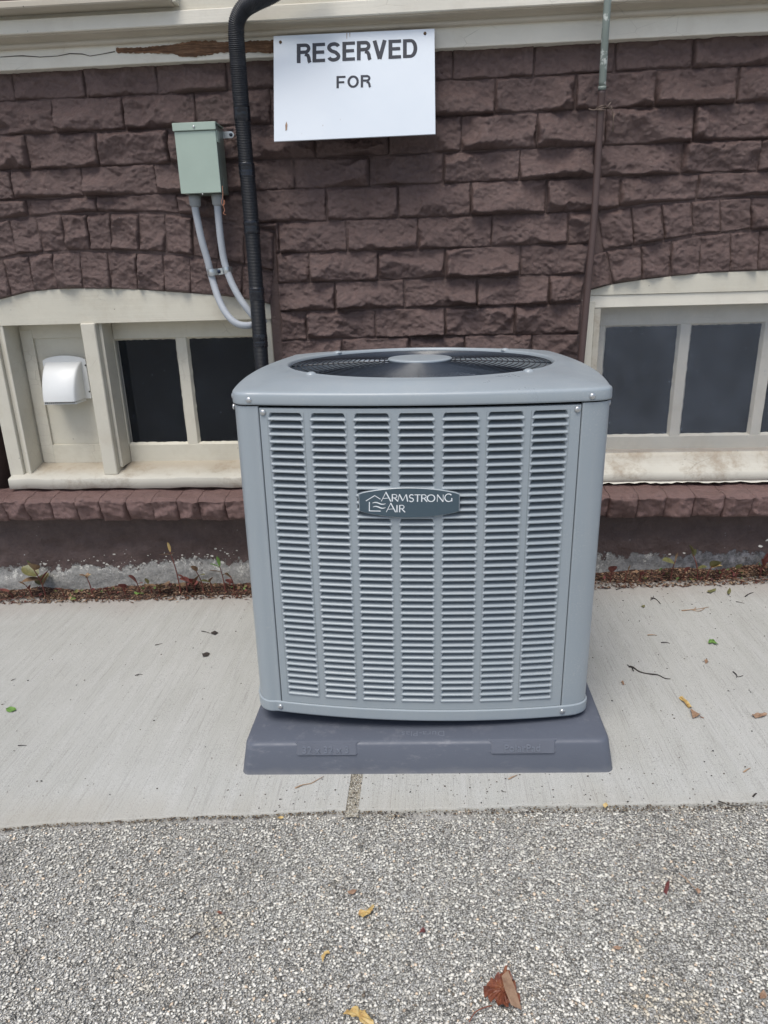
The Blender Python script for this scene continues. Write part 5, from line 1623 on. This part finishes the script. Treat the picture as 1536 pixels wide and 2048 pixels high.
# ------------------------------------------------------------------ weeds
def leaf_mesh(name, base, direction, length, width, mat, parent, curl=.25, roll=0.0, n=7):
    """oval blade with a fold along its midrib"""
    d = Vector(direction).normalized(); side = d.cross(Vector((0, 0, 1)))
    if side.length < .1: side = Vector((1, 0, 0))
    side.normalize(); side = (Matrix.Rotation(roll, 3, d) @ side); nrm = side.cross(d)
    V = []
    for i in range(n):
        t = i/(n-1); wd = width*math.sin(math.pi*min(1, .06+t*.94))**.7*(1 if t < .98 else .1)
        c = Vector(base)+d*length*t-nrm*curl*length*t*t*.5
        for s_ in (-1, -.5, 0, .5, 1):
            V.append(tuple(c+side*wd/2*s_+nrm*abs(s_)*wd*.16))
    return mesh(name, V, grid_faces(n, 5), mat, parent, True)
def weed(px, py, h, leaves, lab, stem='stem_red', lean=0.0, tall=1):
    b = ong(px, py, .006)
    b.y = min(b.y, 2.205); b.z = gz(b.x)+.012
    t = thing('weed', tuple(b), lab, 'weed', 'weeds along the foot of the wall')
    top = b+Vector((lean, -.012, h))
    P = smooth_path([b-Vector((0, 0, .006)), b+Vector((lean*.3, -.004, h*.5)), top], .006)
    tube('stem', P, .0018, M[stem], t, 6, [.0026*(1-.5*i/len(P)) for i in range(len(P))])
    for (f, az, el, ln, wd, mt) in leaves:
        p = P[min(len(P)-1, int(f*(len(P)-1)))]
        a, e = math.radians(az), math.radians(el)
        leaf_mesh('leaf', p, (math.cos(a)*math.cos(e), -math.sin(a)*math.cos(e), math.sin(e)), ln, wd, M[mt], t, .2, math.radians((az*7) % 60-30))
    return t
W_ = [
 (40, 1186, .018, [(.9, 160, 30, .024, .019, 'leaf_wine'), (.8, 20, 40, .018, .012, 'leaf_brown')], 'small wine red weed, leftmost at the wall foot', 0),
 (108, 1182, .085, [(.9, 60, 50, .03, .024, 'leaf_brown'), (.7, 190, 30, .036, .028, 'leaf_olive'), (.55, 150, 10, .032, .024, 'leaf_brown'), (.4, 250, 20, .034, .030, 'leaf_olive'), (.98, 120, 70, .022, .008, 'leaf_green'), (.5, 20, 50, .04, .006, 'leaf_wine'), (.35, 10, 60, .035, .006, 'leaf_brown')], 'bushy olive weed with drooping round leaves under the vent side of the left window', -.018),
 (80, 1184, .035, [(1, 130, 50, .016, .007, 'leaf_brown'), (.7, 30, 60, .014, .006, 'leaf_wine')], 'thin reddish sprout left of the bushy olive weed', -.008),
 (201, 1178, .055, [(1, 30, 30, .015, .009, 'leaf_yellow'), (1, 150, 30, .014, .009, 'leaf_brown'), (.95, 260, 40, .012, .008, 'leaf_brown')], 'single upright stalk with a small yellowish tuft left of the round wine leaves', -.004),
 (268, 1174, .022, [(.9, 100, 60, .018, .017, 'leaf_wine')], 'tiny weed with one round wine red leaf', 0),
 (293, 1176, .034, [(.95, 130, 60, .026, .022, 'leaf_wine'), (.9, 20, 20, .015, .008, 'leaf_wine')], 'weed with one tall dark wine oval leaf beside the tiny round one', 0),
 (335, 1172, .022, [(.9, 30, 30, .030, .027, 'leaf_brown'), (.9, 150, 30, .026, .010, 'leaf_brown'), (.8, 80, 50, .018, .012, 'leaf_olive')], 'low weed with a broad tan brown leaf over the wood litter', .006),
 (379, 1166, .115, [(1, 80, 75, .024, .006, 'leaf_yellow'), (.93, 170, 12, .022, .010, 'leaf_brown'), (.95, 20, 40, .012, .008, 'leaf_brown')], 'tallest thin weed stalk with yellow tip in front of the dark footing', -.012),
 (412, 1158, .030, [(.9, 140, 40, .03, .024, 'leaf_wine'), (.8, 30, 60, .03, .012, 'leaf_brown'), (.6, 260, 20, .02, .014, 'leaf_wine'), (.9, 80, 60, .02, .014, 'leaf_wine')], 'leafy wine red weed right of the tallest stalk', 0),
 (430, 1156, .060, [(1, 110, 60, .02, .012, 'leaf_brown'), (.8, 20, 20, .016, .010, 'leaf_olive')], 'leaning brown weed between the wine red one and the unit', -.012),
 (474, 1150, .072, [(1, 90, 75, .026, .007, 'leaf_green'), (.95, 150, 40, .022, .008, 'leaf_green'), (.8, 170, 20, .024, .008, 'leaf_brown'), (.7, 20, 30, .018, .008, 'leaf_olive')], 'weed with a fresh green tip close to the left side of the unit', -.006),
 (1203, 1136, .030, [(.9, 90, 60, .022, .016, 'leaf_wine')], 'russet weed leaf touching the right side of the unit', 0),
 (1234, 1140, .030, [(1, 80, 70, .014, .003, 'leaf_brown')], 'short bare sprout just right of the unit', .004),
 (1317, 1132, .052, [(1, 80, 80, .018, .004, 'leaf_brown'), (.85, 165, 25, .026, .020, 'leaf_olive')], 'weed with one olive leaf pointing left, right of the unit', .004),
 (1368, 1130, .068, [(1, 130, 55, .030, .010, 'leaf_olive'), (.45, 40, 30, .018, .014, 'leaf_olive'), (.9, 110, 70, .02, .008, 'leaf_olive')], 'slanting weed with a red stem right of the unit', -.026),
 (1385, 1130, .036, [(.9, 60, 50, .024, .020, 'leaf_olive'), (.8, 20, 30, .020, .016, 'leaf_yellow')], 'round leaved olive weed beside the slanting red stem', .008),
 (1412, 1130, .022, [(.9, 90, 60, .014, .006, 'leaf_wine')], 'small red spike between the olive and the red leafy weed', 0),
 (1482, 1124, .040, [(.9, 60, 60, .034, .010, 'leaf_wine'), (.8, 120, 50, .030, .010, 'leaf_wine'), (.7, 20, 40, .030, .012, 'leaf_brown'), (.9, 90, 75, .030, .008, 'leaf_wine'), (.6, 160, 30, .024, .008, 'leaf_wine')], 'spiky red leafed weed under the right window', .004),
 (1528, 1126, .022, [(.9, 120, 50, .022, .018, 'leaf_green'), (.9, 30, 40, .018, .014, 'leaf_green')], 'bright green weed at the right edge of the picture', 0),
]
W_ += [
 (140, 1184, .022, [(.9, 60, 40, .016, .010, 'leaf_brown'), (.8, 170, 30, .014, .009, 'leaf_wine')], 'small brown sprout on the litter right of the bushy olive weed', 0),
 (232, 1178, .018, [(.9, 110, 50, .013, .009, 'leaf_wine'), (.7, 10, 30, .012, .008, 'leaf_brown')], 'low wine red sprout just right of the single upright stalk', 0),
 (318, 1174, .030, [(1, 100, 70, .016, .008, 'leaf_olive'), (.8, 160, 20, .015, .010, 'leaf_brown')], 'thin olive sprout between the tall oval leaf and the broad tan leaf', -.004),
 (396, 1160, .045, [(.9, 150, 50, .02, .014, 'leaf_wine'), (.7, 30, 20, .02, .014, 'leaf_wine'), (.5, 200, 10, .018, .012, 'leaf_brown')], 'bunched wine red weed close right of the tallest stalk', .004),
 (448, 1152, .035, [(.9, 40, 50, .02, .012, 'leaf_brown'), (.8, 150, 30, .02, .012, 'leaf_olive')], 'short brown leaved weed left of the one with the fresh green tip', 0),
 (492, 1148, .045, [(.9, 120, 50, .022, .014, 'leaf_brown'), (.6, 200, 20, .018, .012, 'leaf_wine')], 'brown weed half hidden by the left edge of the unit', -.004),
 (1262, 1138, .020, [(.9, 90, 60, .014, .007, 'leaf_wine'), (.8, 20, 40, .012, .006, 'leaf_wine')], 'low red tuft between the bare sprout and the one leaf weed', 0),
 (1342, 1132, .026, [(.9, 60, 60, .015, .009, 'leaf_wine'), (.7, 150, 30, .014, .010, 'leaf_brown')], 'short wine red weed left of the slanting red stem', 0),
 (1440, 1128, .028, [(.9, 100, 60, .018, .012, 'leaf_olive'), (.7, 20, 20, .016, .010, 'leaf_brown')], 'low olive weed left of the spiky red leafed one', 0),
 (1505, 1126, .030, [(.9, 50, 60, .02, .008, 'leaf_wine'), (.8, 120, 40, .02, .008, 'leaf_brown')], 'narrow leaved wine red weed between the spiky one and the bright green one', .004),
]
for (a, b_, h, lv, lab, ln) in W_: weed(a, b_, h*1.4, [(f, az, el, l_*1.9, w_*1.85, mt) for f, az, el, l_, w_, mt in lv], lab, lean=ln*1.2)

# ------------------------------------------------------------------ fallen leaves and twigs
def sheet(name, outline_px, mat, label, lift=.004, fold=(0, 0), cat='leaf', group=None, seed=0, stalk=None, base_h=None):
    """a dry leaf: outline in photograph pixels laid on the ground, buckled so that it stands off it"""
    rs = np.random.RandomState(seed)
    fine = []
    size_ = max(p[0] for p in outline_px)-min(p[0] for p in outline_px)
    for i, p in enumerate(outline_px):
        q = outline_px[(i+1) % len(outline_px)]
        for t_ in ((0, .33, .66) if size_ > 25 else (0, .5)):
            j_ = size_*.022*(1 if t_ else .3)
            fine.append((p[0]+(q[0]-p[0])*t_+rs.normal()*j_, p[1]+(q[1]-p[1])*t_+rs.normal()*j_))
    outline_px = fine
    h0 = base_h if base_h is not None else .0045
    P = [ong(x, y, h0) for x, y in outline_px]
    c = sum(P, Vector())/len(P); n = len(P)
    t = thing(name, tuple(c), label, cat, group)
    V = []
    for s_ in (1, .86, .72, .42, .15):
        for i, p in enumerate(P):
            q = c+(p-c)*s_
            q.z += lift*(.15+abs(math.sin(i*.75+seed))*s_+.6*(1-s_))+rs.rand()*lift*.25
            V.append(tuple(q))
    Fq = [tuple(f) for f in grid_faces(5, n, True)]+[tuple(4*n+k for k in range(n))]
    mesh('blade', V, Fq, mat, t, False)
    if stalk:
        tube('stalk', smooth_path([ong(x, y, h0+.003) for x, y in stalk], .004), .0009, M['leaf_red'], t, 6)
    return t
AG = -.001
t = sheet('dead_leaf', [(1016, 1937), (1019, 1952), (1027, 1965), (1033, 1985), (1040, 2004), (1044, 2021), (1029, 2021), (1018, 2017), (1008, 2022), (996, 2016), (985, 2010), (976, 2003), (967, 1992), (972, 1976), (982, 1966), (995, 1955), (1004, 1951)],
      M['leaf_red'], 'large folded russet dead leaf with a long stalk, at the bottom of the driveway', .010, seed=2, stalk=[(984, 2011), (966, 2016), (950, 2025), (938, 2044)], base_h=AG)
# the folded-over flap of the large leaf
P = [ong(1003, 1952, AG+.020), ong(1016, 1940, AG+.018), ong(1030, 1975, AG+.016), ong(1044, 2020, AG+.010), ong(1022, 2010, AG+.017), ong(1010, 1980, AG+.021)]
mesh('folded_flap', [tuple(p) for p in P], [(0, 1, 2, 5), (5, 2, 3, 4)], M['leaf_tan'], t)
sheet('dead_leaf', [(716, 1829), (722, 1823), (735, 1825), (744, 1815), (749, 1814), (746, 1824), (738, 1833), (726, 1837), (718, 1836)], M['leaf_yellow'], 'curled yellow leaf in the middle of the driveway below the pad', .005, seed=3, base_h=AG)
sheet('dead_leaf', [(686, 2034), (700, 2022), (716, 2018), (730, 2026), (742, 2042), (748, 2060), (730, 2056), (718, 2040), (704, 2036)], M['leaf_yellow'], 'pale tan leaf cut by the bottom edge of the picture', .006, seed=4, base_h=AG)
sheet('dead_leaf', [(642, 1916), (648, 1906), (658, 1904), (661, 1908), (652, 1912), (646, 1926)], M['leaf_yellow'], 'small orange yellow leaf scrap above the pale tan leaf', .004, seed=5, base_h=AG)
sheet('dead_leaf', [(1357, 1397), (1364, 1396), (1373, 1404), (1384, 1416), (1378, 1419), (1368, 1408)], M['leaf_yellow'], 'golden curled leaf on the sidewalk touching the brown triangular one', .005, seed=6)
sheet('dead_leaf', [(1379, 1421), (1388, 1426), (1402, 1432), (1394, 1437), (1385, 1439)], M['leaf_tan'], 'brown triangular leaf on the sidewalk below the golden one', .006, seed=7, stalk=[(1400, 1433), (1408, 1436)])
sheet('dead_leaf', [(1503, 1434), (1510, 1429), (1524, 1428), (1534, 1431), (1526, 1436), (1510, 1438)], M['leaf_tan'], 'pale brown oval leaf on the sidewalk at the right edge', .005, seed=8)
sheet('dead_leaf', [(12, 1418), (20, 1415), (31, 1417), (33, 1421), (24, 1425), (13, 1424)], M['leaf_green'], 'dark green leaf scrap on the sidewalk at the left edge', .003, seed=9)
sheet('dead_leaf', [(1416, 1288), (1419, 1281), (1426, 1280), (1430, 1286), (1438, 1291), (1430, 1291), (1424, 1286), (1420, 1290)], M['leaf_green'], 'curled bright green leaf on the sidewalk at the right', .005, seed=10)
sheet('dead_leaf', [(1413, 1186), (1420, 1181), (1432, 1179), (1431, 1183), (1421, 1188)], M['leaf_olive'], 'olive brown leaf scrap on the sidewalk near the right window wall', .004, seed=11)
sheet('dead_leaf', [(1454, 1184), (1459, 1178), (1462, 1184), (1458, 1192), (1455, 1190)], M['leaf_olive'], 'twisted olive leaf scrap right of the other olive one', .005, seed=12)
sheet('dead_leaf', [(136, 1198), (141, 1188), (148, 1193), (152, 1200), (144, 1203)], M['leaf_green'], 'yellow green leaf on the sidewalk at the edge of the left litter', .004, seed=13)
sheet('dead_leaf', [(268, 1188), (272, 1180), (284, 1177), (292, 1182), (286, 1190), (274, 1191)], M['leaf_green'], 'fresh green leaf lying on the left wood litter', .004, seed=14, base_h=.010)
sheet('dead_leaf', [(404, 1308), (412, 1306), (420, 1308), (416, 1313), (406, 1315)], M['twig'], 'dark oval leaf scrap on the sidewalk left of the unit', .003, seed=15)
sheet('dead_leaf', [(421, 1267), (430, 1263), (437, 1266), (430, 1271)], M['twig'], 'dark crumpled leaf scrap nearest the left side of the unit', .003, seed=16)
sheet('dead_leaf', [(1205, 1612), (1212, 1606), (1216, 1612), (1210, 1618)], M['leaf_yellow'], 'small yellow leaf in the front joint of the sidewalk', .003, seed=17)
sheet('dead_leaf', [(554, 1637), (560, 1633), (568, 1636), (562, 1639)], M['leaf_yellow'], 'tiny orange leaf scrap at the front joint left of the pad', .002, seed=18, base_h=AG)
sheet('dead_leaf', [(838, 1867), (846, 1858), (851, 1862), (850, 1870)], M['leaf_wine'], 'small triangular russet leaf scrap in the middle of the driveway', .004, seed=19, base_h=AG)
sheet('dead_leaf', [(1326, 1790), (1332, 1769), (1338, 1764), (1338, 1778), (1332, 1796)], M['leaf_wine'], 'dark curled red brown leaf on the driveway at the right', .006, seed=20, base_h=AG)
sheet('dead_leaf', [(1388, 1782), (1394, 1778), (1402, 1786), (1396, 1790)], M['leaf_tan'], 'small brown curled leaf right of the dark red brown one', .004, seed=21, base_h=AG)
sheet('dead_leaf', [(1518, 1990), (1526, 1984), (1534, 1994), (1530, 2002), (1520, 2000)], M['leaf_tan'], 'faded tan leaf scrap at the right edge of the driveway', .004, seed=22, base_h=AG)
sheet('dead_leaf', [(1225, 1897), (1234, 1893), (1246, 1896), (1238, 1902)], M['leaf_tan'], 'pale seed husk on the driveway above the large russet leaf', .003, seed=23, base_h=AG)
sheet('dead_leaf', [(695, 1785), (706, 1780), (714, 1783), (706, 1790), (697, 1791)], M['leaf_tan'], 'pinkish brown leaf scrap above the curled yellow leaf', .003, seed=24, base_h=AG)
sheet('dead_leaf', [(432, 1826), (440, 1824), (446, 1828), (438, 1831)], M['leaf_red'], 'small brown leaf scrap on the left half of the driveway', .003, seed=25, base_h=AG)
sheet('dead_leaf', [(1281, 1214), (1290, 1211), (1288, 1217)], M['leaf_olive'], 'pale folded leaf bit on the sidewalk near the unit', .003, seed=26)
sheet('dead_leaf', [(1408, 1322), (1414, 1318), (1416, 1326), (1411, 1328)], M['leaf_tan'], 'small brown leaf bit below the bright green leaf', .003, seed=27)
sheet('dead_leaf', [(1242, 1364), (1246, 1363), (1249, 1371), (1245, 1371)], M['leaf_tan'], 'tiny tan husk on the sidewalk right of the cabinet', .003, seed=28)

def twig(pts_, r_, label, mat='twig', h=.0062, branches=()):
    P = [ong(x, y, h) for x, y in pts_]
    t = thing('twig', tuple(P[0]), label, 'twig', 'twigs lying on the ground')
    n_ = len(P)
    for i, p in enumerate(P): p.z += .0012*math.sin(i*2.2)
    Q_ = smooth_path(P, .006)
    tube('stick', Q_, r_, M[mat], t, 6, [r_*(1-.55*i/len(Q_))*(1+.18*math.sin(i*1.3)) for i in range(len(Q_))])
    for b_ in branches: tube('side_shoot', smooth_path([ong(x, y, h+.001) for x, y in b_], .006), r_*.6, M[mat], t, 5)
twig([(1257, 1333), (1266, 1335), (1280, 1343), (1300, 1348), (1316, 1350), (1330, 1356), (1341, 1358)], .0022, 'longest dark bent twig on the sidewalk right of the unit', branches=[[(1264, 1334), (1267, 1342)]])
twig([(1363, 1221), (1380, 1220), (1398, 1217), (1418, 1214)], .0016, 'straight brown twig on the sidewalk toward the right window', 'twig_light', branches=[[(1385, 1220), (1398, 1222), (1409, 1217)], [(1388, 1219), (1392, 1214)]])
twig([(1232, 1179), (1244, 1176), (1252, 1172)], .0014, 'short dark twig near the wall litter just right of the unit')
twig([(1301, 1196), (1309, 1197), (1316, 1201), (1321, 1208)], .0017, 'knobbly dark twig below the short one', branches=[[(1306, 1196), (1307, 1192)], [(1306, 1197), (1301, 1200)]])
twig([(1490, 1193), (1498, 1188), (1507, 1184)], .0016, 'small dark twig at the far right of the sidewalk')
twig([(1472, 1203), (1480, 1205), (1489, 1206)], .0010, 'thin grey twig left below the far right one')
twig([(1295, 1270), (1306, 1270), (1314, 1270)], .0014, 'short level brown twig right of the cabinet', 'twig_light')
twig([(1322, 1285), (1332, 1285), (1340, 1286)], .0012, 'short dark twig right of the level brown one')
twig([(1466, 1343), (1472, 1349), (1476, 1353), (1486, 1351)], .0013, 'forked dark twig at the right edge of the sidewalk', branches=[[(1474, 1351), (1473, 1355)]])
twig([(1333, 1158), (1345, 1159), (1361, 1161)], .0012, 'reddish twig at the edge of the right litter', 'twig_light')
twig([(1506, 1593), (1511, 1588), (1514, 1586)], .0016, 'stubby dark twig near the right end of the front joint')
twig([(1437, 1602), (1446, 1606), (1462, 1610), (1480, 1612)], .0012, 'thin dark twig lying along the right end of the front joint')
twig([(1487, 1544), (1494, 1540), (1501, 1535)], .0014, 'olive husk stalk on the sidewalk at the right edge', 'twig_light')
twig([(590, 1576), (606, 1570), (622, 1566), (634, 1560), (648, 1553)], .0013, 'brown straw in front of the left half of the pad', 'twig_light')
twig([(1017, 1558), (1026, 1554), (1035, 1549)], .0014, 'pale straw in front of the right half of the pad', 'twig_light')
twig([(270, 1351), (277, 1349), (285, 1348)], .0011, 'curved dark twig in the middle of the left sidewalk', branches=[[(274, 1352), (277, 1349)]])
twig([(403, 1262), (412, 1264), (420, 1266)], .0012, 'beaded dark twig close to the left side of the unit')
twig([(310, 1290), (318, 1289), (324, 1286)], .0011, 'short dark twig left of the beaded one')
twig([(22, 1361), (28, 1359), (31, 1357)], .0010, 'tiny twig at the left edge of the sidewalk')
twig([(36, 1491), (44, 1491), (53, 1490)], .0010, 'flat dark twig low on the left sidewalk')
twig([(380, 1877), (392, 1869), (402, 1863)], .0013, 'brown twig on the left half of the driveway', h=.002)
twig([(1358, 1747), (1372, 1758), (1382, 1768), (1390, 1776)], .0009, 'pale curved stem on the driveway at the right', 'twig_light', h=.003)
twig([(1290, 1036), (1297, 1034), (1309, 1037), (1322, 1043), (1332, 1045)], .0008, 'pale grass stem caught under the right ledge', 'twig_light', h=.16) if False else None
# flakes of paint fallen or peeling at the footing
rs = np.random.RandomState(6)
V = []; Fq = []
def flake(px, py, s, Y):
    p = at(px, py, Y); k = len(V); m__ = rs.randint(5, 8)
    for a in range(m__):
        r__ = s*(.5+.7*rs.rand()); V.append((p.x+r__*1.3*math.cos(a*6.283/m__), p.y-.002*rs.rand(), p.z+r__*.8*math.sin(a*6.283/m__)))
    Fq.append(tuple(range(k, k+m__)))
for (x, y, s) in ((90, 1120, .012), (118, 1125, .008), (150, 1130, .013), (175, 1132, .008), (196, 1118, .007), (215, 1122, .012), (238, 1128, .009), (262, 1130, .010), (296, 1105, .005), (288, 1121, .008), (340, 1116, .006), (365, 1108, .008), (392, 1106, .013), (415, 1103, .007), (424, 1108, .009), (444, 1122, .012), (1368, 1100, .008), (1340, 1102, .010), (1290, 1118, .006), (1520, 1085, .012), (1535, 1078, .012)):
    flake(x, y+2+rs.rand()*6, s*.55, 2.252)
for i in range(70):
    x = rs.uniform(80, 480); flake(x, 1132-.05*x+rs.normal()*6, .0012+.0035*rs.rand()**2, 2.252)
mesh('paint_flakes', V, Fq, mat_simple('old_limewash_flake', (.50, .49, .45), .8, 0, (200, .5, .002), .25), wall)['kind'] = 'stuff'
